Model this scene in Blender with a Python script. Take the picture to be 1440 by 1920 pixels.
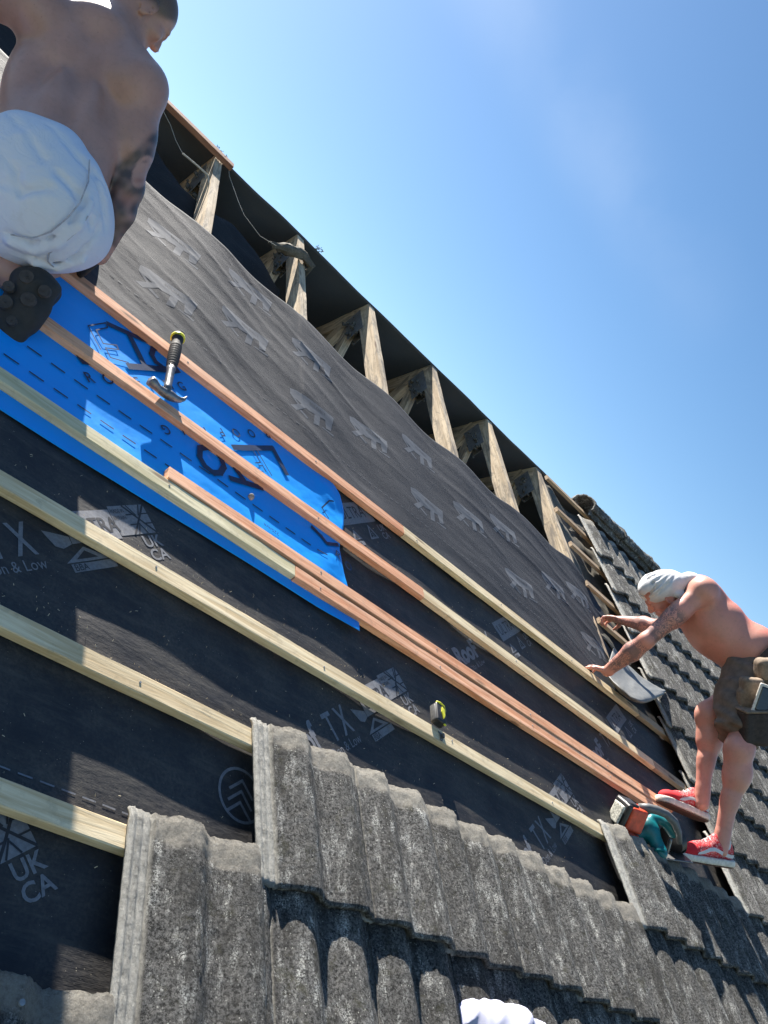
import bpy, bmesh, math, random
import numpy as np
from mathutils import Vector, Matrix, noise
random.seed(7)
for o in list(bpy.data.objects): bpy.data.objects.remove(o)
S = bpy.context.scene
COL = S.collection
# ------------------------------------------------------------------ frames
# roof frame: u along the battens, v up the slope, n out of the slope; pitch 30 degrees
TH = math.radians(30)
RF = Matrix.Rotation(TH, 4, 'X')
def W(u, v, n=0.): return RF @ Vector((u, v, n))
RC = np.array([[0.6619337,-0.0894579,0.7442050],[0.5187025,-0.6620627,-0.5409443],[0.5411021,0.7440902,-0.3918396]])
CC = np.array([-1.1624887,-0.8146458,1.3381948]); FPX = 1547.293
# ------------------------------------------------------------------ camera
cam = bpy.data.cameras.new('camera'); camo = bpy.data.objects.new('camera', cam); COL.objects.link(camo)
mr = Matrix([list(RC[0]), list(-RC[1]), list(-RC[2])]).transposed().to_4x4()
camo.matrix_world = RF @ Matrix.Translation(Vector(CC)) @ mr
cam.sensor_fit = 'VERTICAL'; cam.sensor_height = 24; cam.sensor_width = 18
cam.lens = 24*FPX/1920; cam.clip_start = .05; cam.clip_end = 3000
S.camera = camo
S.render.resolution_x = 768; S.render.resolution_y = 1024
RFN = np.array(RF.to_3x3())
def at(px, py, d):            # a point seen at photo pixel (px,py) at distance d along the lens axis, in world metres
    q = np.array([(px-720)/FPX*d, (py-960)/FPX*d, d])
    return RFN @ (RC.T @ q + CC)
def cdir(x, y, z):            # a direction given right, down, away
    q = RFN @ (RC.T @ np.array([x, y, z], float)); return q/np.linalg.norm(q)
def hit(px, py, n=0.):        # roof (u,v) under a photo point
    q = RC.T @ np.array([(px-720)/FPX, (py-960)/FPX, 1.]); t = (n-CC[2])/q[2]
    p = CC+q*t; return (float(p[0]), float(p[1]))
# ------------------------------------------------------------------ light
SUNR = Vector((-.20, 1., .172)).normalized()          # toward the sun, roof frame
sd = (RF.to_3x3() @ SUNR).normalized()
elev = math.asin(sd.z); azi = math.atan2(sd.x, sd.y)
w = bpy.data.worlds.new('World'); S.world = w; w.use_nodes = True
nt = w.node_tree; bg = nt.nodes['Background']
sky = nt.nodes.new('ShaderNodeTexSky'); sky.sky_type = 'NISHITA'; sky.sun_disc = False
sky.sun_elevation = elev; sky.sun_rotation = azi; sky.air_density = 1.0; sky.dust_density = .3; sky.ozone_density = 1.9
hs_ = nt.nodes.new('ShaderNodeHueSaturation'); hs_.inputs['Saturation'].default_value = 1.17; hs_.inputs['Hue'].default_value = .497
nt.links.new(sky.outputs[0], hs_.inputs['Color']); # a thin veil of high cirrus in one part of the sky
da = Vector(cdir((955-720)/FPX, (0-960)/FPX, 1)); db = Vector(cdir((1100-720)/FPX, (230-960)/FPX, 1)); pn_ = da.cross(db).normalized()
tcw = nt.nodes.new('ShaderNodeTexCoord')
def vdot(v_):
    x_ = nt.nodes.new('ShaderNodeVectorMath'); x_.operation = 'DOT_PRODUCT'; nt.links.new(tcw.outputs['Generated'], x_.inputs[0]); x_.inputs[1].default_value = v_; return x_.outputs['Value']
def mth(op, a, b_):
    x_ = nt.nodes.new('ShaderNodeMath'); x_.operation = op
    for i_, q_ in enumerate((a, b_)):
        if isinstance(q_, (int, float)): x_.inputs[i_].default_value = q_
        else: nt.links.new(q_, x_.inputs[i_])
    return x_.outputs[0]
def mrange(v_, a, b_):
    x_ = nt.nodes.new('ShaderNodeMapRange'); x_.interpolation_type = 'SMOOTHSTEP'; nt.links.new(v_, x_.inputs[0]); x_.inputs[1].default_value = a; x_.inputs[2].default_value = b_; return x_.outputs[0]
nz_ = nt.nodes.new('ShaderNodeTexNoise'); nz_.inputs['Scale'].default_value = 5; nz_.inputs['Detail'].default_value = 5; nt.links.new(tcw.outputs['Generated'], nz_.inputs['Vector'])
veil = mth('MULTIPLY', mth('MULTIPLY', mrange(mth('ABSOLUTE', vdot(pn_), 0), .075, .0), mrange(vdot((da+db).normalized()), .93, .995)), mrange(nz_.outputs['Fac'], .3, .7))
mxw = nt.nodes.new('ShaderNodeMix'); mxw.data_type = 'RGBA'; nt.links.new(mth('MULTIPLY', veil, .11), mxw.inputs[0]); nt.links.new(hs_.outputs[0], mxw.inputs[6]); mxw.inputs[7].default_value = (7., 7.6, 8.4, 1)
nt.links.new(mxw.outputs[2], bg.inputs[0]); bg.inputs[1].default_value = .05
sl = bpy.data.lights.new('sun', 'SUN'); sl.energy = 5.; sl.angle = math.radians(.5); sl.color = (1, .94, .85)
so = bpy.data.objects.new('sun', sl); COL.objects.link(so)
so.rotation_euler = sd.to_track_quat('Z', 'Y').to_euler()
S.view_settings.view_transform = 'Standard'; S.view_settings.look = 'None'
S.view_settings.exposure = 1.75; S.view_settings.gamma = 1
S.render.engine = 'CYCLES'
# ------------------------------------------------------------------ helpers
def tag(o, label=None, cat=None, group=None, kind=None):
    if label: o['label'] = label
    if cat: o['category'] = cat
    if group: o['group'] = group
    if kind: o['kind'] = kind
    elif cat or label: o['kind'] = 'thing'
    return o
def empty(name, M, label=None, cat=None, group=None):
    o = bpy.data.objects.new(name, None); o.empty_display_size = .05; COL.objects.link(o)
    o.matrix_world = M; return tag(o, label, cat, group)
def link(name, me, mat=None, parent=None, M=None, smooth=False):
    o = bpy.data.objects.new(name, me); COL.objects.link(o)
    if mat:
        me.materials.clear(); me.materials.append(mat)
    if smooth: me.polygons.foreach_set('use_smooth', [True]*len(me.polygons))
    if parent: o.parent = parent
    if M is not None:
        if parent: o.matrix_basis = M
        else: o.matrix_world = M
    return o
def mesh(name, vs, fs):
    me = bpy.data.meshes.new(name); me.from_pydata([tuple(v) for v in vs], [], fs); me.update(); return me
def bmmesh(name, bm, recalc=True):
    if recalc: bmesh.ops.recalc_face_normals(bm, faces=bm.faces)
    me = bpy.data.meshes.new(name); bm.to_mesh(me); bm.free(); return me
def RT(u, v, n, rot=None):     # world matrix of a roof-frame place
    M = RF @ Matrix.Translation((u, v, n))
    return M @ rot if rot else M
def fbm(x, y, z=0., o=3):
    return noise.fractal(Vector((x, y, z)), 1., 2., o)
def box_bm(bm, x0, x1, y0, y1, z0, z1, M=None):
    r = bmesh.ops.create_cube(bm, size=1)['verts']
    for v in r:
        v.co = Vector((x0+(v.co.x+.5)*(x1-x0), y0+(v.co.y+.5)*(y1-y0), z0+(v.co.z+.5)*(z1-z0)))
        if M: v.co = M @ v.co
    return r
def bevel(bm, w, seg=2):
    bmesh.ops.bevel(bm, geom=list(bm.edges), offset=w, segments=seg, affect='EDGES', profile=.6)
def tube(bm, pts, rad, seg=8, cap=True):
    pts = [Vector(p) for p in pts]; rings = []
    rads = rad if isinstance(rad, (list, tuple)) else [rad]*len(pts)
    up = None
    for i, p in enumerate(pts):
        t = (pts[min(i+1, len(pts)-1)]-pts[max(i-1, 0)]).normalized()
        if up is None: up = t.orthogonal().normalized()
        up = (up-t*up.dot(t)).normalized(); s = t.cross(up)
        rings.append([bm.verts.new(p+(up*math.cos(a)+s*math.sin(a))*rads[i]) for a in [2*math.pi*k/seg for k in range(seg)]])
    for a, b in zip(rings[:-1], rings[1:]):
        for k in range(seg): bm.faces.new((a[k], a[(k+1) % seg], b[(k+1) % seg], b[k]))
    if cap: bm.faces.new(rings[0][::-1]); bm.faces.new(rings[-1])
def grid(us, vs, fn):
    V = [fn(u, v) for v in vs for u in us]; n = len(us)
    F = [(j*n+i, j*n+i+1, (j+1)*n+i+1, (j+1)*n+i) for j in range(len(vs)-1) for i in range(n-1)]
    return V, F
def lin(a, b, n): return [a+(b-a)*i/(n-1) for i in range(n)]
# ------------------------------------------------------------------ materials
class NT:
    def __init__(s, name, rough=.8):
        s.m = bpy.data.materials.new(name); s.m.use_nodes = True; s.t = s.m.node_tree; s.b = s.t.nodes['Principled BSDF']
        s.b.inputs['Roughness'].default_value = rough
        s.co = s.n('ShaderNodeTexCoord').outputs['Object']
    def n(s, k, **kw):
        x = s.t.nodes.new(k)
        for a, b in kw.items(): setattr(x, a, b)
        return x
    def l(s, a, b): s.t.links.new(a, b)
    def jitter(s):      # shift pattern per object
        oi = s.n('ShaderNodeObjectInfo'); m = s.n('ShaderNodeVectorMath', operation='MULTIPLY_ADD')
        c = s.n('ShaderNodeCombineXYZ'); mm = s.n('ShaderNodeMath', operation='MULTIPLY'); mm.inputs[1].default_value = 37.
        s.l(oi.outputs['Random'], mm.inputs[0])
        for i in range(3): s.l(mm.outputs[0], c.inputs[i])
        s.l(s.co, m.inputs[0]); m.inputs[1].default_value = (1, 1, 1); s.l(c.outputs[0], m.inputs[2]); s.raw = s.co; s.co = m.outputs[0]; s.rnd = oi.outputs['Random']
    def sc(s, x, y, z, co=None):
        m = s.n('ShaderNodeMapping'); m.inputs['Scale'].default_value = (x, y, z); s.l(co or s.co, m.inputs[0]); return m.outputs[0]
    def noise(s, scale, det=4, rough=.6, co=None, dist=0):
        x = s.n('ShaderNodeTexNoise'); x.inputs['Scale'].default_value = scale; x.inputs['Detail'].default_value = det
        x.inputs['Roughness'].default_value = rough; x.inputs['Distortion'].default_value = dist
        s.l(co or s.co, x.inputs['Vector']); return x.outputs['Fac']
    def voro(s, scale, co=None, out='Distance', rnd=1.):
        x = s.n('ShaderNodeTexVoronoi'); x.inputs['Scale'].default_value = scale; x.inputs['Randomness'].default_value = rnd
        s.l(co or s.co, x.inputs['Vector']); return x.outputs[out]
    def ramp(s, f, stops):
        r = s.n('ShaderNodeValToRGB'); e = r.color_ramp.elements
        while len(e) < len(stops): e.new(.5)
        for a, (p, c) in zip(e, stops):
            a.position = p; a.color = (c, c, c, 1) if isinstance(c, (int, float)) else (*c, 1)
        s.l(f, r.inputs[0]); return r.outputs[0]
    def mix(s, f, a, b, mode='MIX'):
        x = s.n('ShaderNodeMix', data_type='RGBA', blend_type=mode)
        for i, v in ((0, f), (6, a), (7, b)):
            if isinstance(v, (int, float)): x.inputs[i].default_value = v if i == 0 else (v, v, v, 1)
            elif isinstance(v, tuple): x.inputs[i].default_value = (*v, 1)
            else: s.l(v, x.inputs[i])
        return x.outputs[2]
    def math(s, op, a, b=0.):
        x = s.n('ShaderNodeMath', operation=op)
        for i, v in enumerate((a, b)):
            if isinstance(v, (int, float)): x.inputs[i].default_value = v
            else: s.l(v, x.inputs[i])
        return x.outputs[0]
    def bump(s, h, st=.5, d=.002):
        x = s.n('ShaderNodeBump'); x.inputs['Strength'].default_value = st; x.inputs['Distance'].default_value = d
        s.l(h, x.inputs['Height'])
        if s.b.inputs['Normal'].is_linked: s.l(s.b.inputs['Normal'].links[0].from_socket, x.inputs['Normal'])
        s.l(x.outputs[0], s.b.inputs['Normal']); return s
    def col(s, c):
        if isinstance(c, tuple): s.b.inputs['Base Color'].default_value = (*c, 1)
        else: s.l(c, s.b.inputs['Base Color'])
        return s
    def attr(s, name):
        a = s.n('ShaderNodeAttribute'); a.attribute_name = name; return a.outputs['Fac']
def plain(name, c, rough=.6, metal=0., amt=.25, scale=60, bump=.0):
    s = NT(name, rough); f = s.noise(scale, 5)
    s.col(s.mix(s.ramp(f, [(.3, 0.), (.7, 1.)]), tuple(x*(1-amt) for x in c), tuple(min(1, x*(1+amt)) for x in c)))
    s.b.inputs['Metallic'].default_value = metal
    if bump: s.bump(f, bump, .002)
    return s.m
def wood(name, c1, c2, knot=(.12, .06, .03), rough=.75, old=0.):
    s = NT(name, rough); s.jitter()
    g = s.noise(1., 6, .65, s.sc(3, 55, 55), dist=.6); f2 = s.noise(1., 3, .6, s.sc(1.6, 9, 9), dist=.3)
    c = s.mix(s.ramp(g, [(.38, 0.), (.60, 1.)]), c1, c2)
    c = s.mix(s.math('MULTIPLY', s.ramp(f2, [(.4, 0.), (.65, 1.)]), .35), c, tuple(x*.72 for x in c1))
    kn = s.voro(1., s.sc(2.6, 11, 11)); kc = s.ramp(kn, [(.06, 1.), (.13, 0.)])
    c = s.mix(s.math('MULTIPLY', kc, .8), c, knot)
    d = s.noise(26, 6, .7); c = s.mix(s.math('MULTIPLY', s.ramp(d, [(.55, 0.), (.75, 1.)]), .35+old), c, (.10, .085, .07))
    if old > .3: c = s.mix(s.math('MULTIPLY', s.ramp(s.noise(1., 4, .7, s.sc(4, 16, 16), dist=1.), [(.48, 0.), (.62, .75)]), 1.), c, (.15, .13, .11))
    s.col(c); s.bump(g, .6, .002); return s.m
M_pale = wood('treated_pale_timber', (.58, .43, .24), (.84, .70, .46))
M_green = wood('treated_green_timber', (.52, .45, .26), (.74, .66, .44))
M_org = wood('red_treated_timber', (.60, .25, .12), (.86, .49, .30))
M_old = wood('old_timber', (.33, .22, .13), (.50, .38, .25), old=.3)
M_raf = wood('rafter_timber', (.44, .33, .21), (.74, .60, .42), old=.4)
M_browntimber = wood('brown_timber', (.22, .10, .06), (.30, .15, .09), old=.2)
def tile_mat():
    s = NT('weathered_concrete', .96); s.jitter()
    f = s.noise(135, 7, .9); g = s.noise(22, 4, .6)
    c = s.mix(s.ramp(f, [(.44, 0.), (.57, 1.)]), (.012, .012, .012), (.24, .235, .225))
    c = s.mix(s.ramp(g, [(.35, 0.), (.7, .4)]), c, (.10, .097, .09))
    # lichen streaks following the water down the tile
    st = s.noise(1., 5, .7, s.sc(34, 11, 30)); sp = s.noise(260, 3, .8)
    li = s.math('MULTIPLY', s.ramp(st, [(.52, 0.), (.66, 1.)]), s.ramp(sp, [(.47, 0.), (.56, 1.)]))
    c = s.mix(s.math('MULTIPLY', s.ramp(s.noise(1., 4, .6, s.sc(26, 3.5, 10)), [(.50, 0.), (.64, .6)]), 1.), c, (.035, .033, .030))
    c = s.mix(s.math('MULTIPLY', li, .95), c, (.66, .66, .62))
    v = s.voro(120); c = s.mix(s.math('MULTIPLY', s.ramp(v, [(.12, 1.), (.2, 0.)]), s.ramp(s.noise(30), [(.48, 0.), (.58, .9)])), c, (.58, .58, .53))
    c = s.mix(s.math('MULTIPLY', s.ramp(s.noise(14, 5, .8), [(.56, 0.), (.64, .7)]), .8), c, (.06, .058, .035))
    hd = s.attr('head'); hn = s.noise(90, 4, .7)
    c = s.mix(s.math('MULTIPLY', hd, s.ramp(hn, [(.25, .45), (.6, 1.)])), c, s.mix(f, (.17, .155, .13), (.50, .47, .41)))
    rb = s.attr('rib'); c = s.mix(s.math('MULTIPLY', rb, s.ramp(s.noise(70, 5, .8), [(.3, .3), (.55, 1.)])), c, (.50, .49, .45))
    c = s.mix(1., c, s.ramp(s.rnd, [(0., .88), (1., 1.42)]), 'MULTIPLY')
    s.col(c); s.bump(f, 1., .016); s.bump(s.noise(60, 5, .7), .7, .004)
    s.b.inputs['Specular IOR Level'].default_value = .25
    return s.m
M_tile = tile_mat()
def under_mat(name, base, dust, dustamt, rough, weave, spk, spec=.5):
    s = NT(name, rough); f = s.noise(5, 6, .7); f2 = s.noise(1, 5, .7, s.sc(5, 30, 5)); g = s.noise(130, 4, .7)
    a = s.math('MULTIPLY', s.ramp(f, [(.38, 0.), (.7, 1.)]), s.ramp(g, [(.35, .2), (.65, 1.)]))
    c = s.mix(s.math('MULTIPLY', a, dustamt), base, dust)
    c = s.mix(s.math('MULTIPLY', s.ramp(f2, [(.5, 0.), (.75, 1.)]), dustamt*.6), c, dust)
    v = s.voro(85); lo = s.ramp(s.noise(7, 3), [(.45, 0.), (.65, 1.)])
    c = s.mix(s.math('MULTIPLY', s.math('MULTIPLY', s.ramp(v, [(.055, 1.), (.09, 0.)]), lo), spk), c, (.45, .40, .30))
    s.col(c)
    if weave:
        s.bump(s.math('MULTIPLY', s.voro(330, rnd=.25), 1.), weave, .001)
    s.bump(g, .25, .001); s.bump(s.noise(1, 4, .6, s.sc(22, 60, 20)), .2 if weave > .5 else .45, .004)
    s.b.inputs['Specular IOR Level'].default_value = spec
    return s.m
M_low = under_mat('dusty_black_membrane', (.013, .014, .018), (.105, .093, .075), .7, .6, .25, .9, .4)
M_up = under_mat('woven_black_membrane', (.019, .022, .030), (.045, .049, .056), .3, .74, .8, .1, .3)
M_felt = under_mat('old_bitumen_felt', (.009, .010, .012), (.07, .07, .065), .22, .7, .2, .8, .35)
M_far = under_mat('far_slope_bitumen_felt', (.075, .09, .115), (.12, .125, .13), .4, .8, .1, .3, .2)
M_feltold = under_mat('dusty_old_felt', (.07, .066, .058), (.26, .24, .19), .8, .85, .2, .8, .3)
M_flap = plain('pale_grey_membrane_underside', (.13, .135, .135), .5, amt=.25)
M_print = plain('grey_print', (.15, .155, .17), .6, amt=.25, scale=120)
M_printw = plain('pale_print', (.085, .09, .10), .6, amt=.2, scale=120)
M_ink = plain('dark_ink', (.018, .019, .024), .6)
M_blue = (lambda s: (s.col(s.mix(s.noise(9, 4), (.0, .27, .80), (.0, .31, .90))), s.bump(s.noise(7, 3, .5), .5, .012), s.bump(s.noise(220, 3, .6), .25, .0006), s.b.inputs['Specular IOR Level'].__setattr__('default_value', .3), s.m)[-1])(NT('blue_membrane', .5))
M_blueink = plain('navy_ink', (.0, .018, .07), .5)
M_dark = plain('black_plastic', (.018, .018, .02), .45)
M_rubber = plain('black_rubber', (.02, .02, .021), .75, bump=.4)
M_steel = plain('worn_steel', (.20, .20, .205), .42, .8, .35, 90, .2)
M_zinc = plain('galvanised_steel', (.30, .31, .32), .5, .6)
M_yel = plain('yellow_plastic', (.62, .60, .03), .4)
M_teal = plain('teal_plastic', (.0, .13, .15), .42, amt=.3, scale=40)
M_red = plain('orange_red_plastic', (.62, .075, .03), .45, amt=.3, scale=40)
M_label = plain('worn_pale_label', (.45, .44, .38), .6, amt=.7, scale=130)
M_white = plain('white_cotton', (.60, .60, .61), .9, amt=.08, scale=30, bump=.5)
M_shorts = (lambda s: (s.col(s.mix(s.ramp(s.noise(14, 5, .7), [(.6, 0.), (.85, .5)]), (.60, .64, .74), (.40, .40, .40))), s.bump(s.noise(1, 4, .55, s.sc(16, 9, 26), dist=.8), .55, .012), s.bump(s.noise(700, 2), .25, .0006), s.m)[-1])(NT('white_shorts_cotton', .9))
M_khaki = plain('brown_work_shorts', (.13, .10, .08), .9, amt=.3, scale=25, bump=.6)
M_leather = plain('dark_worn_leather', (.026, .017, .015), .7, amt=.6, scale=55, bump=.5)
M_suede = plain('tan_pouch_fabric', (.19, .14, .10), .85, amt=.3, scale=60, bump=.4)
M_sole = plain('cream_rubber_sole', (.60, .56, .50), .6, amt=.2, scale=60)
M_gum = plain('brown_gum_sole', (.10, .045, .03), .6)
M_mortar = plain('grey_mortar', (.27, .25, .22), .95, amt=.5, scale=45, bump=1.)
M_hair = plain('short_hair', (.07, .05, .045), .9)
M_string = plain('pale_string', (.42, .40, .35), .9)
M_hat = plain('white_hat_cotton', (.36, .37, .48), .9, amt=.05, scale=30, bump=.4)
M_leaf = plain('weed_green', (.05, .09, .02), .7)
M_shave = plain('wood_shaving', (.50, .42, .28), .85, amt=.4, scale=20)
M_phone = plain('phone_glass', (.012, .015, .025), .12)
M_ground = plain('dry_grass', (.10, .105, .05), .95, amt=.4, scale=.6)
def skin(name, c, c2, tat=0.):
    s = NT(name, .42); f = s.noise(7, 4, .6); g = s.noise(60, 4, .7)
    k = s.mix(s.ramp(f, [(.35, 0.), (.68, 1.)]), c, c2)
    k = s.mix(s.math('MULTIPLY', s.attr('red'), .8), k, (c2[0]*1.12, c2[1]*.72, c2[2]*.68))
    k = s.mix(s.math('MULTIPLY', s.ramp(g, [(.5, 0.), (.72, 1.)]), .3), k, tuple(x*.62 for x in c)); v_ = s.voro(38); k = s.mix(s.math('MULTIPLY', s.ramp(v_, [(.04, 1.), (.075, 0.)]), .45), k, (.14, .07, .05))
    k = s.mix(s.attr('hair'), k, s.mix(s.noise(300, 3), (.05, .035, .03), (.15, .105, .085)))
    if tat:
        t1 = s.noise(tat, 2, .5, dist=3.2); a = s.math('MULTIPLY', s.attr('tat'), s.ramp(t1, [(.44, 0.), (.47, 1.), (.56, .85), (.60, 0.)]))
        t2 = s.ramp(s.noise(tat*.45, 2), [(.5, 0.), (.56, .8)]); a = s.math('MAXIMUM', a, s.math('MULTIPLY', s.attr('tat'), t2))
        k = s.mix(s.math('MULTIPLY', a, .82), k, (.055, .06, .07))
    k = s.mix(s.attr('ink'), k, (.05, .038, .04))
    k = s.mix(s.attr('ink2'), k, (.42, .17, .12))
    s.col(k); s.bump(g, .25, .0012); s.bump(s.noise(420, 2), .15, .0005)
    s.b.inputs['Subsurface Weight'].default_value = .12; s.b.inputs['Subsurface Scale'].default_value = .02
    s.b.inputs['Subsurface Radius'].default_value = (1, .35, .2)
    return s.m
M_skinR = skin('sunburnt_tattooed_skin', (.49, .235, .18), (.60, .27, .215), 34)
M_skinL = skin('tanned_skin', (.34, .205, .17), (.42, .26, .22))
# ------------------------------------------------------------------ ground
V, F = grid(lin(-400, 400, 41), lin(-400, 400, 41), lambda x, y: (x, y, -4.5+.15*fbm(x*.05, y*.05)))
tag(link('ground', mesh('ground', V, F), M_ground), kind='structure')
# ------------------------------------------------------------------ roof carcass
G = .345; RIDGE = 3.74; EAVE = -1.35
def truss(u, label):
    hv = RIDGE
    e = empty('roof_truss', RT(u, 0, 0), label, 'roof truss', 'timber roof trusses at 600 mm centres')
    w2 = .0235
    def bar(name, a, b, d, mat=M_raf, top=True, par=e):   # a,b: (v,n) ends of the top edge; depth d below it
        a = Vector((0, *a)); b = Vector((0, *b)); t = (b-a).normalized(); nn = Vector((1, 0, 0)).cross(t).normalized()
        if nn.z < 0: nn = -nn
        bm = bmesh.new(); L = (b-a).length; n = max(2, int(L/.12))
        rings = []
        for i in range(n+1):
            p = a+t*(L*i/n); j = [Vector((random.uniform(-1, 1), 0, 0))*.0012+nn*random.uniform(-1, 1)*.0015 for _ in range(4)]
            rings.append([bm.verts.new(p+Vector((sx*w2, 0, 0))+nn*z+q) for (sx, z), q in zip(((-1, 0), (1, 0), (1, -d), (-1, -d)), j)])
        for r0, r1 in zip(rings[:-1], rings[1:]):
            for k in range(4): bm.faces.new((r0[k], r0[(k+1) % 4], r1[(k+1) % 4], r1[k]))
        bm.faces.new(rings[0]); bm.faces.new(rings[-1][::-1])
        bmesh.ops.recalc_face_normals(bm, faces=bm.faces)
        # local x must run along the grain: build mesh in bar frame
        X = t; Z = nn; Y = Z.cross(X); B = Matrix((X, Y, Z)).transposed().to_4x4(); B.translation = a
        me = bmmesh(name, bm); me.transform(B.inverted()); return link(name, me, mat, par, B)
    c2, s2 = math.cos(2*TH), math.sin(2*TH); lf = RIDGE-EAVE
    far = (hv+lf*c2, -lf*s2)
    bar('rafter', (EAVE, -.004), (hv, -.004), .097)
    bar('far_rafter', (hv+.012, -.012), far, .097)
    # vertical drop in the roof frame: world down = (0,-sin,-cos)
    dn = Vector((0, -math.sin(TH), -math.cos(TH))); hy = Vector((0, math.cos(TH), -math.sin(TH)))
    ap = Vector((0, hv, -.11)); H = lf*math.sin(TH)-.12
    for sgn in (-1, 1):
        b = ap+dn*H+hy*(sgn*.95)
        bar('web', (ap.y+sgn*.02, ap.z), (b.y, b.z), .072)
        m = ap+dn*(H*.5)+hy*(sgn*lf*math.cos(TH)*.5*.93)
        bar('web', (b.y, b.z), (m.y, m.z), .072)
    a = Vector((0, EAVE+.05, -.10)); b = Vector((0, far[0], far[1]-.10))
    bar('ceiling_tie', (a.y, a.z), (b.y, b.z), .09)
    bm = bmesh.new()
    for sx in (-1, 1): box_bm(bm, sx*.0247-.0012, sx*.0247+.0012, hv-.19, hv+.02, -.20, -.075)
    link('connector_plate', bmmesh('plate', bm), M_zinc, e)
    # mortar and felt crumbs clinging to the apex
    bm = bmesh.new()
    for k in range(34):
        s_ = random.uniform(.005, .014); bmesh.ops.create_icosphere(bm, subdivisions=1, radius=s_, matrix=Matrix.Translation((random.uniform(-.05, .02), hv-.02-random.random()**1.4*.2+.0, -.10-random.random()*.10)) @ Matrix.Diagonal((1, 1.5, .8, 1)))
    for v in bm.verts: v.co += noise.noise_vector(v.co*60)*.008
    link('mortar', bmmesh('mortar', bm), M_feltold, e, smooth=True)
names = ['partly hidden roof truss at the far left, behind the torn felt and the crouching man',
 'roof truss at the left whose short bare rafter stub shows under torn felt',
 'roof truss wrapped with a strip of old felt below its apex, weeds beside it',
 'roof truss with bare pale rafter, next to the right of the felt-wrapped one',
 'middle roof truss in the open bays, second to the right of the felt-wrapped one',
 'roof truss with bare rafter, third to the right of the felt-wrapped one, brownish left side',
 'last open roof truss, beside the old battens and the remaining tiles']
for i, nm in enumerate(names): truss(.25-1.2+.6*i, nm)
# far slope: sarking felt on the other side of the ridge
def surf_far(u, d):
    ph = ((u-.25) / .6) % 1.; sag = .045*math.sin(math.pi*ph)**2*min(1, .3+d*2)
    n0 = .006-sag*min(1, d*6)
    c2, s2 = math.cos(2*TH), math.sin(2*TH)
    return (u, RIDGE+.006+d*c2+n0*s2, -.0-d*s2+n0*c2+.0+.006*fbm(u*2, d*3))
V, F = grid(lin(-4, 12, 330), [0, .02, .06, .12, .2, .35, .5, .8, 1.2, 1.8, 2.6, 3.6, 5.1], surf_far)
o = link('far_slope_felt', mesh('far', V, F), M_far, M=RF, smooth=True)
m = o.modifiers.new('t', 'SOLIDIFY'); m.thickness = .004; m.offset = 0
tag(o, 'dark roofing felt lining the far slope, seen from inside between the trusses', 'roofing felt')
# walls, ceiling and gable ends that keep the loft dark
hw = (RIDGE-EAVE)*math.cos(TH); zr = RIDGE*math.sin(TH); ze = EAVE*math.sin(TH); y0 = EAVE*math.cos(TH)+.25; y1 = EAVE*math.cos(TH)+2*hw-.25
bm = bmesh.new()
box_bm(bm, -6, 12, y0-.12, y0+.12, -4.5, ze-.12); box_bm(bm, -6, 12, y1-.12, y1+.12, -4.5, ze-.12)
for x in (-6.1, 11.98):
    vs = [(x, y0-.1, -4.5), (x, y1+.1, -4.5), (x, y1+.1, ze-.1), (x, (y0+y1)/2, zr-.16), (x, y0-.1, ze-.1)]
    a = [bm.verts.new(v) for v in vs]; b = [bm.verts.new((v[0]+.2, v[1], v[2])) for v in vs]
    bm.faces.new(a); bm.faces.new(b[::-1])
    for k in range(5): bm.faces.new((a[k], a[(k+1) % 5], b[(k+1) % 5], b[k]))
M_brick = plain('house_wall_render', (.33, .25, .19), .95)
hs = empty('house_walls', Matrix.Translation((0, y0, -4.5)), 'house walls below the stripped roof', 'house')
link('wall', bmmesh('walls', bm), M_brick, hs, Matrix.Translation((0, -y0, 4.5)))
bm = bmesh.new(); box_bm(bm, -5.9, 11.9, y0+.13, y1-.13, ze-.32, ze-.26)
link('ceiling', bmmesh('ceil', bm), plain('loft_insulation', (.20, .17, .12), .95), hs, Matrix.Translation((0, -y0, 4.5)))
# ------------------------------------------------------------------ lower membrane
def low(u, v):
    ph = ((u-.25)/.6) % 1.; s_ = math.sin(math.pi*ph)**2
    return -.001-.0035*s_*(1+.5*fbm(u*1.3, v*2, 3))+.0028*fbm(u*1.6, v*9, 1.)+.004*max(0, fbm(u*1.1+v*1.6, v*4, 5.))*(.4+s_)
NU = int(7.4/.016); NV = int(3.35/.014)
V, F = grid(lin(-3.6, 3.5, NU), lin(-1.35, 1.98, NV), lambda u, v: (u, v, low(u, v)))
memb = link('roofing_membrane', mesh('low', V, F), M_low, M=RF, smooth=True)
tag(memb, 'dusty black printed breather membrane stapled over the lower roof under the battens', 'roofing membrane')
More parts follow.
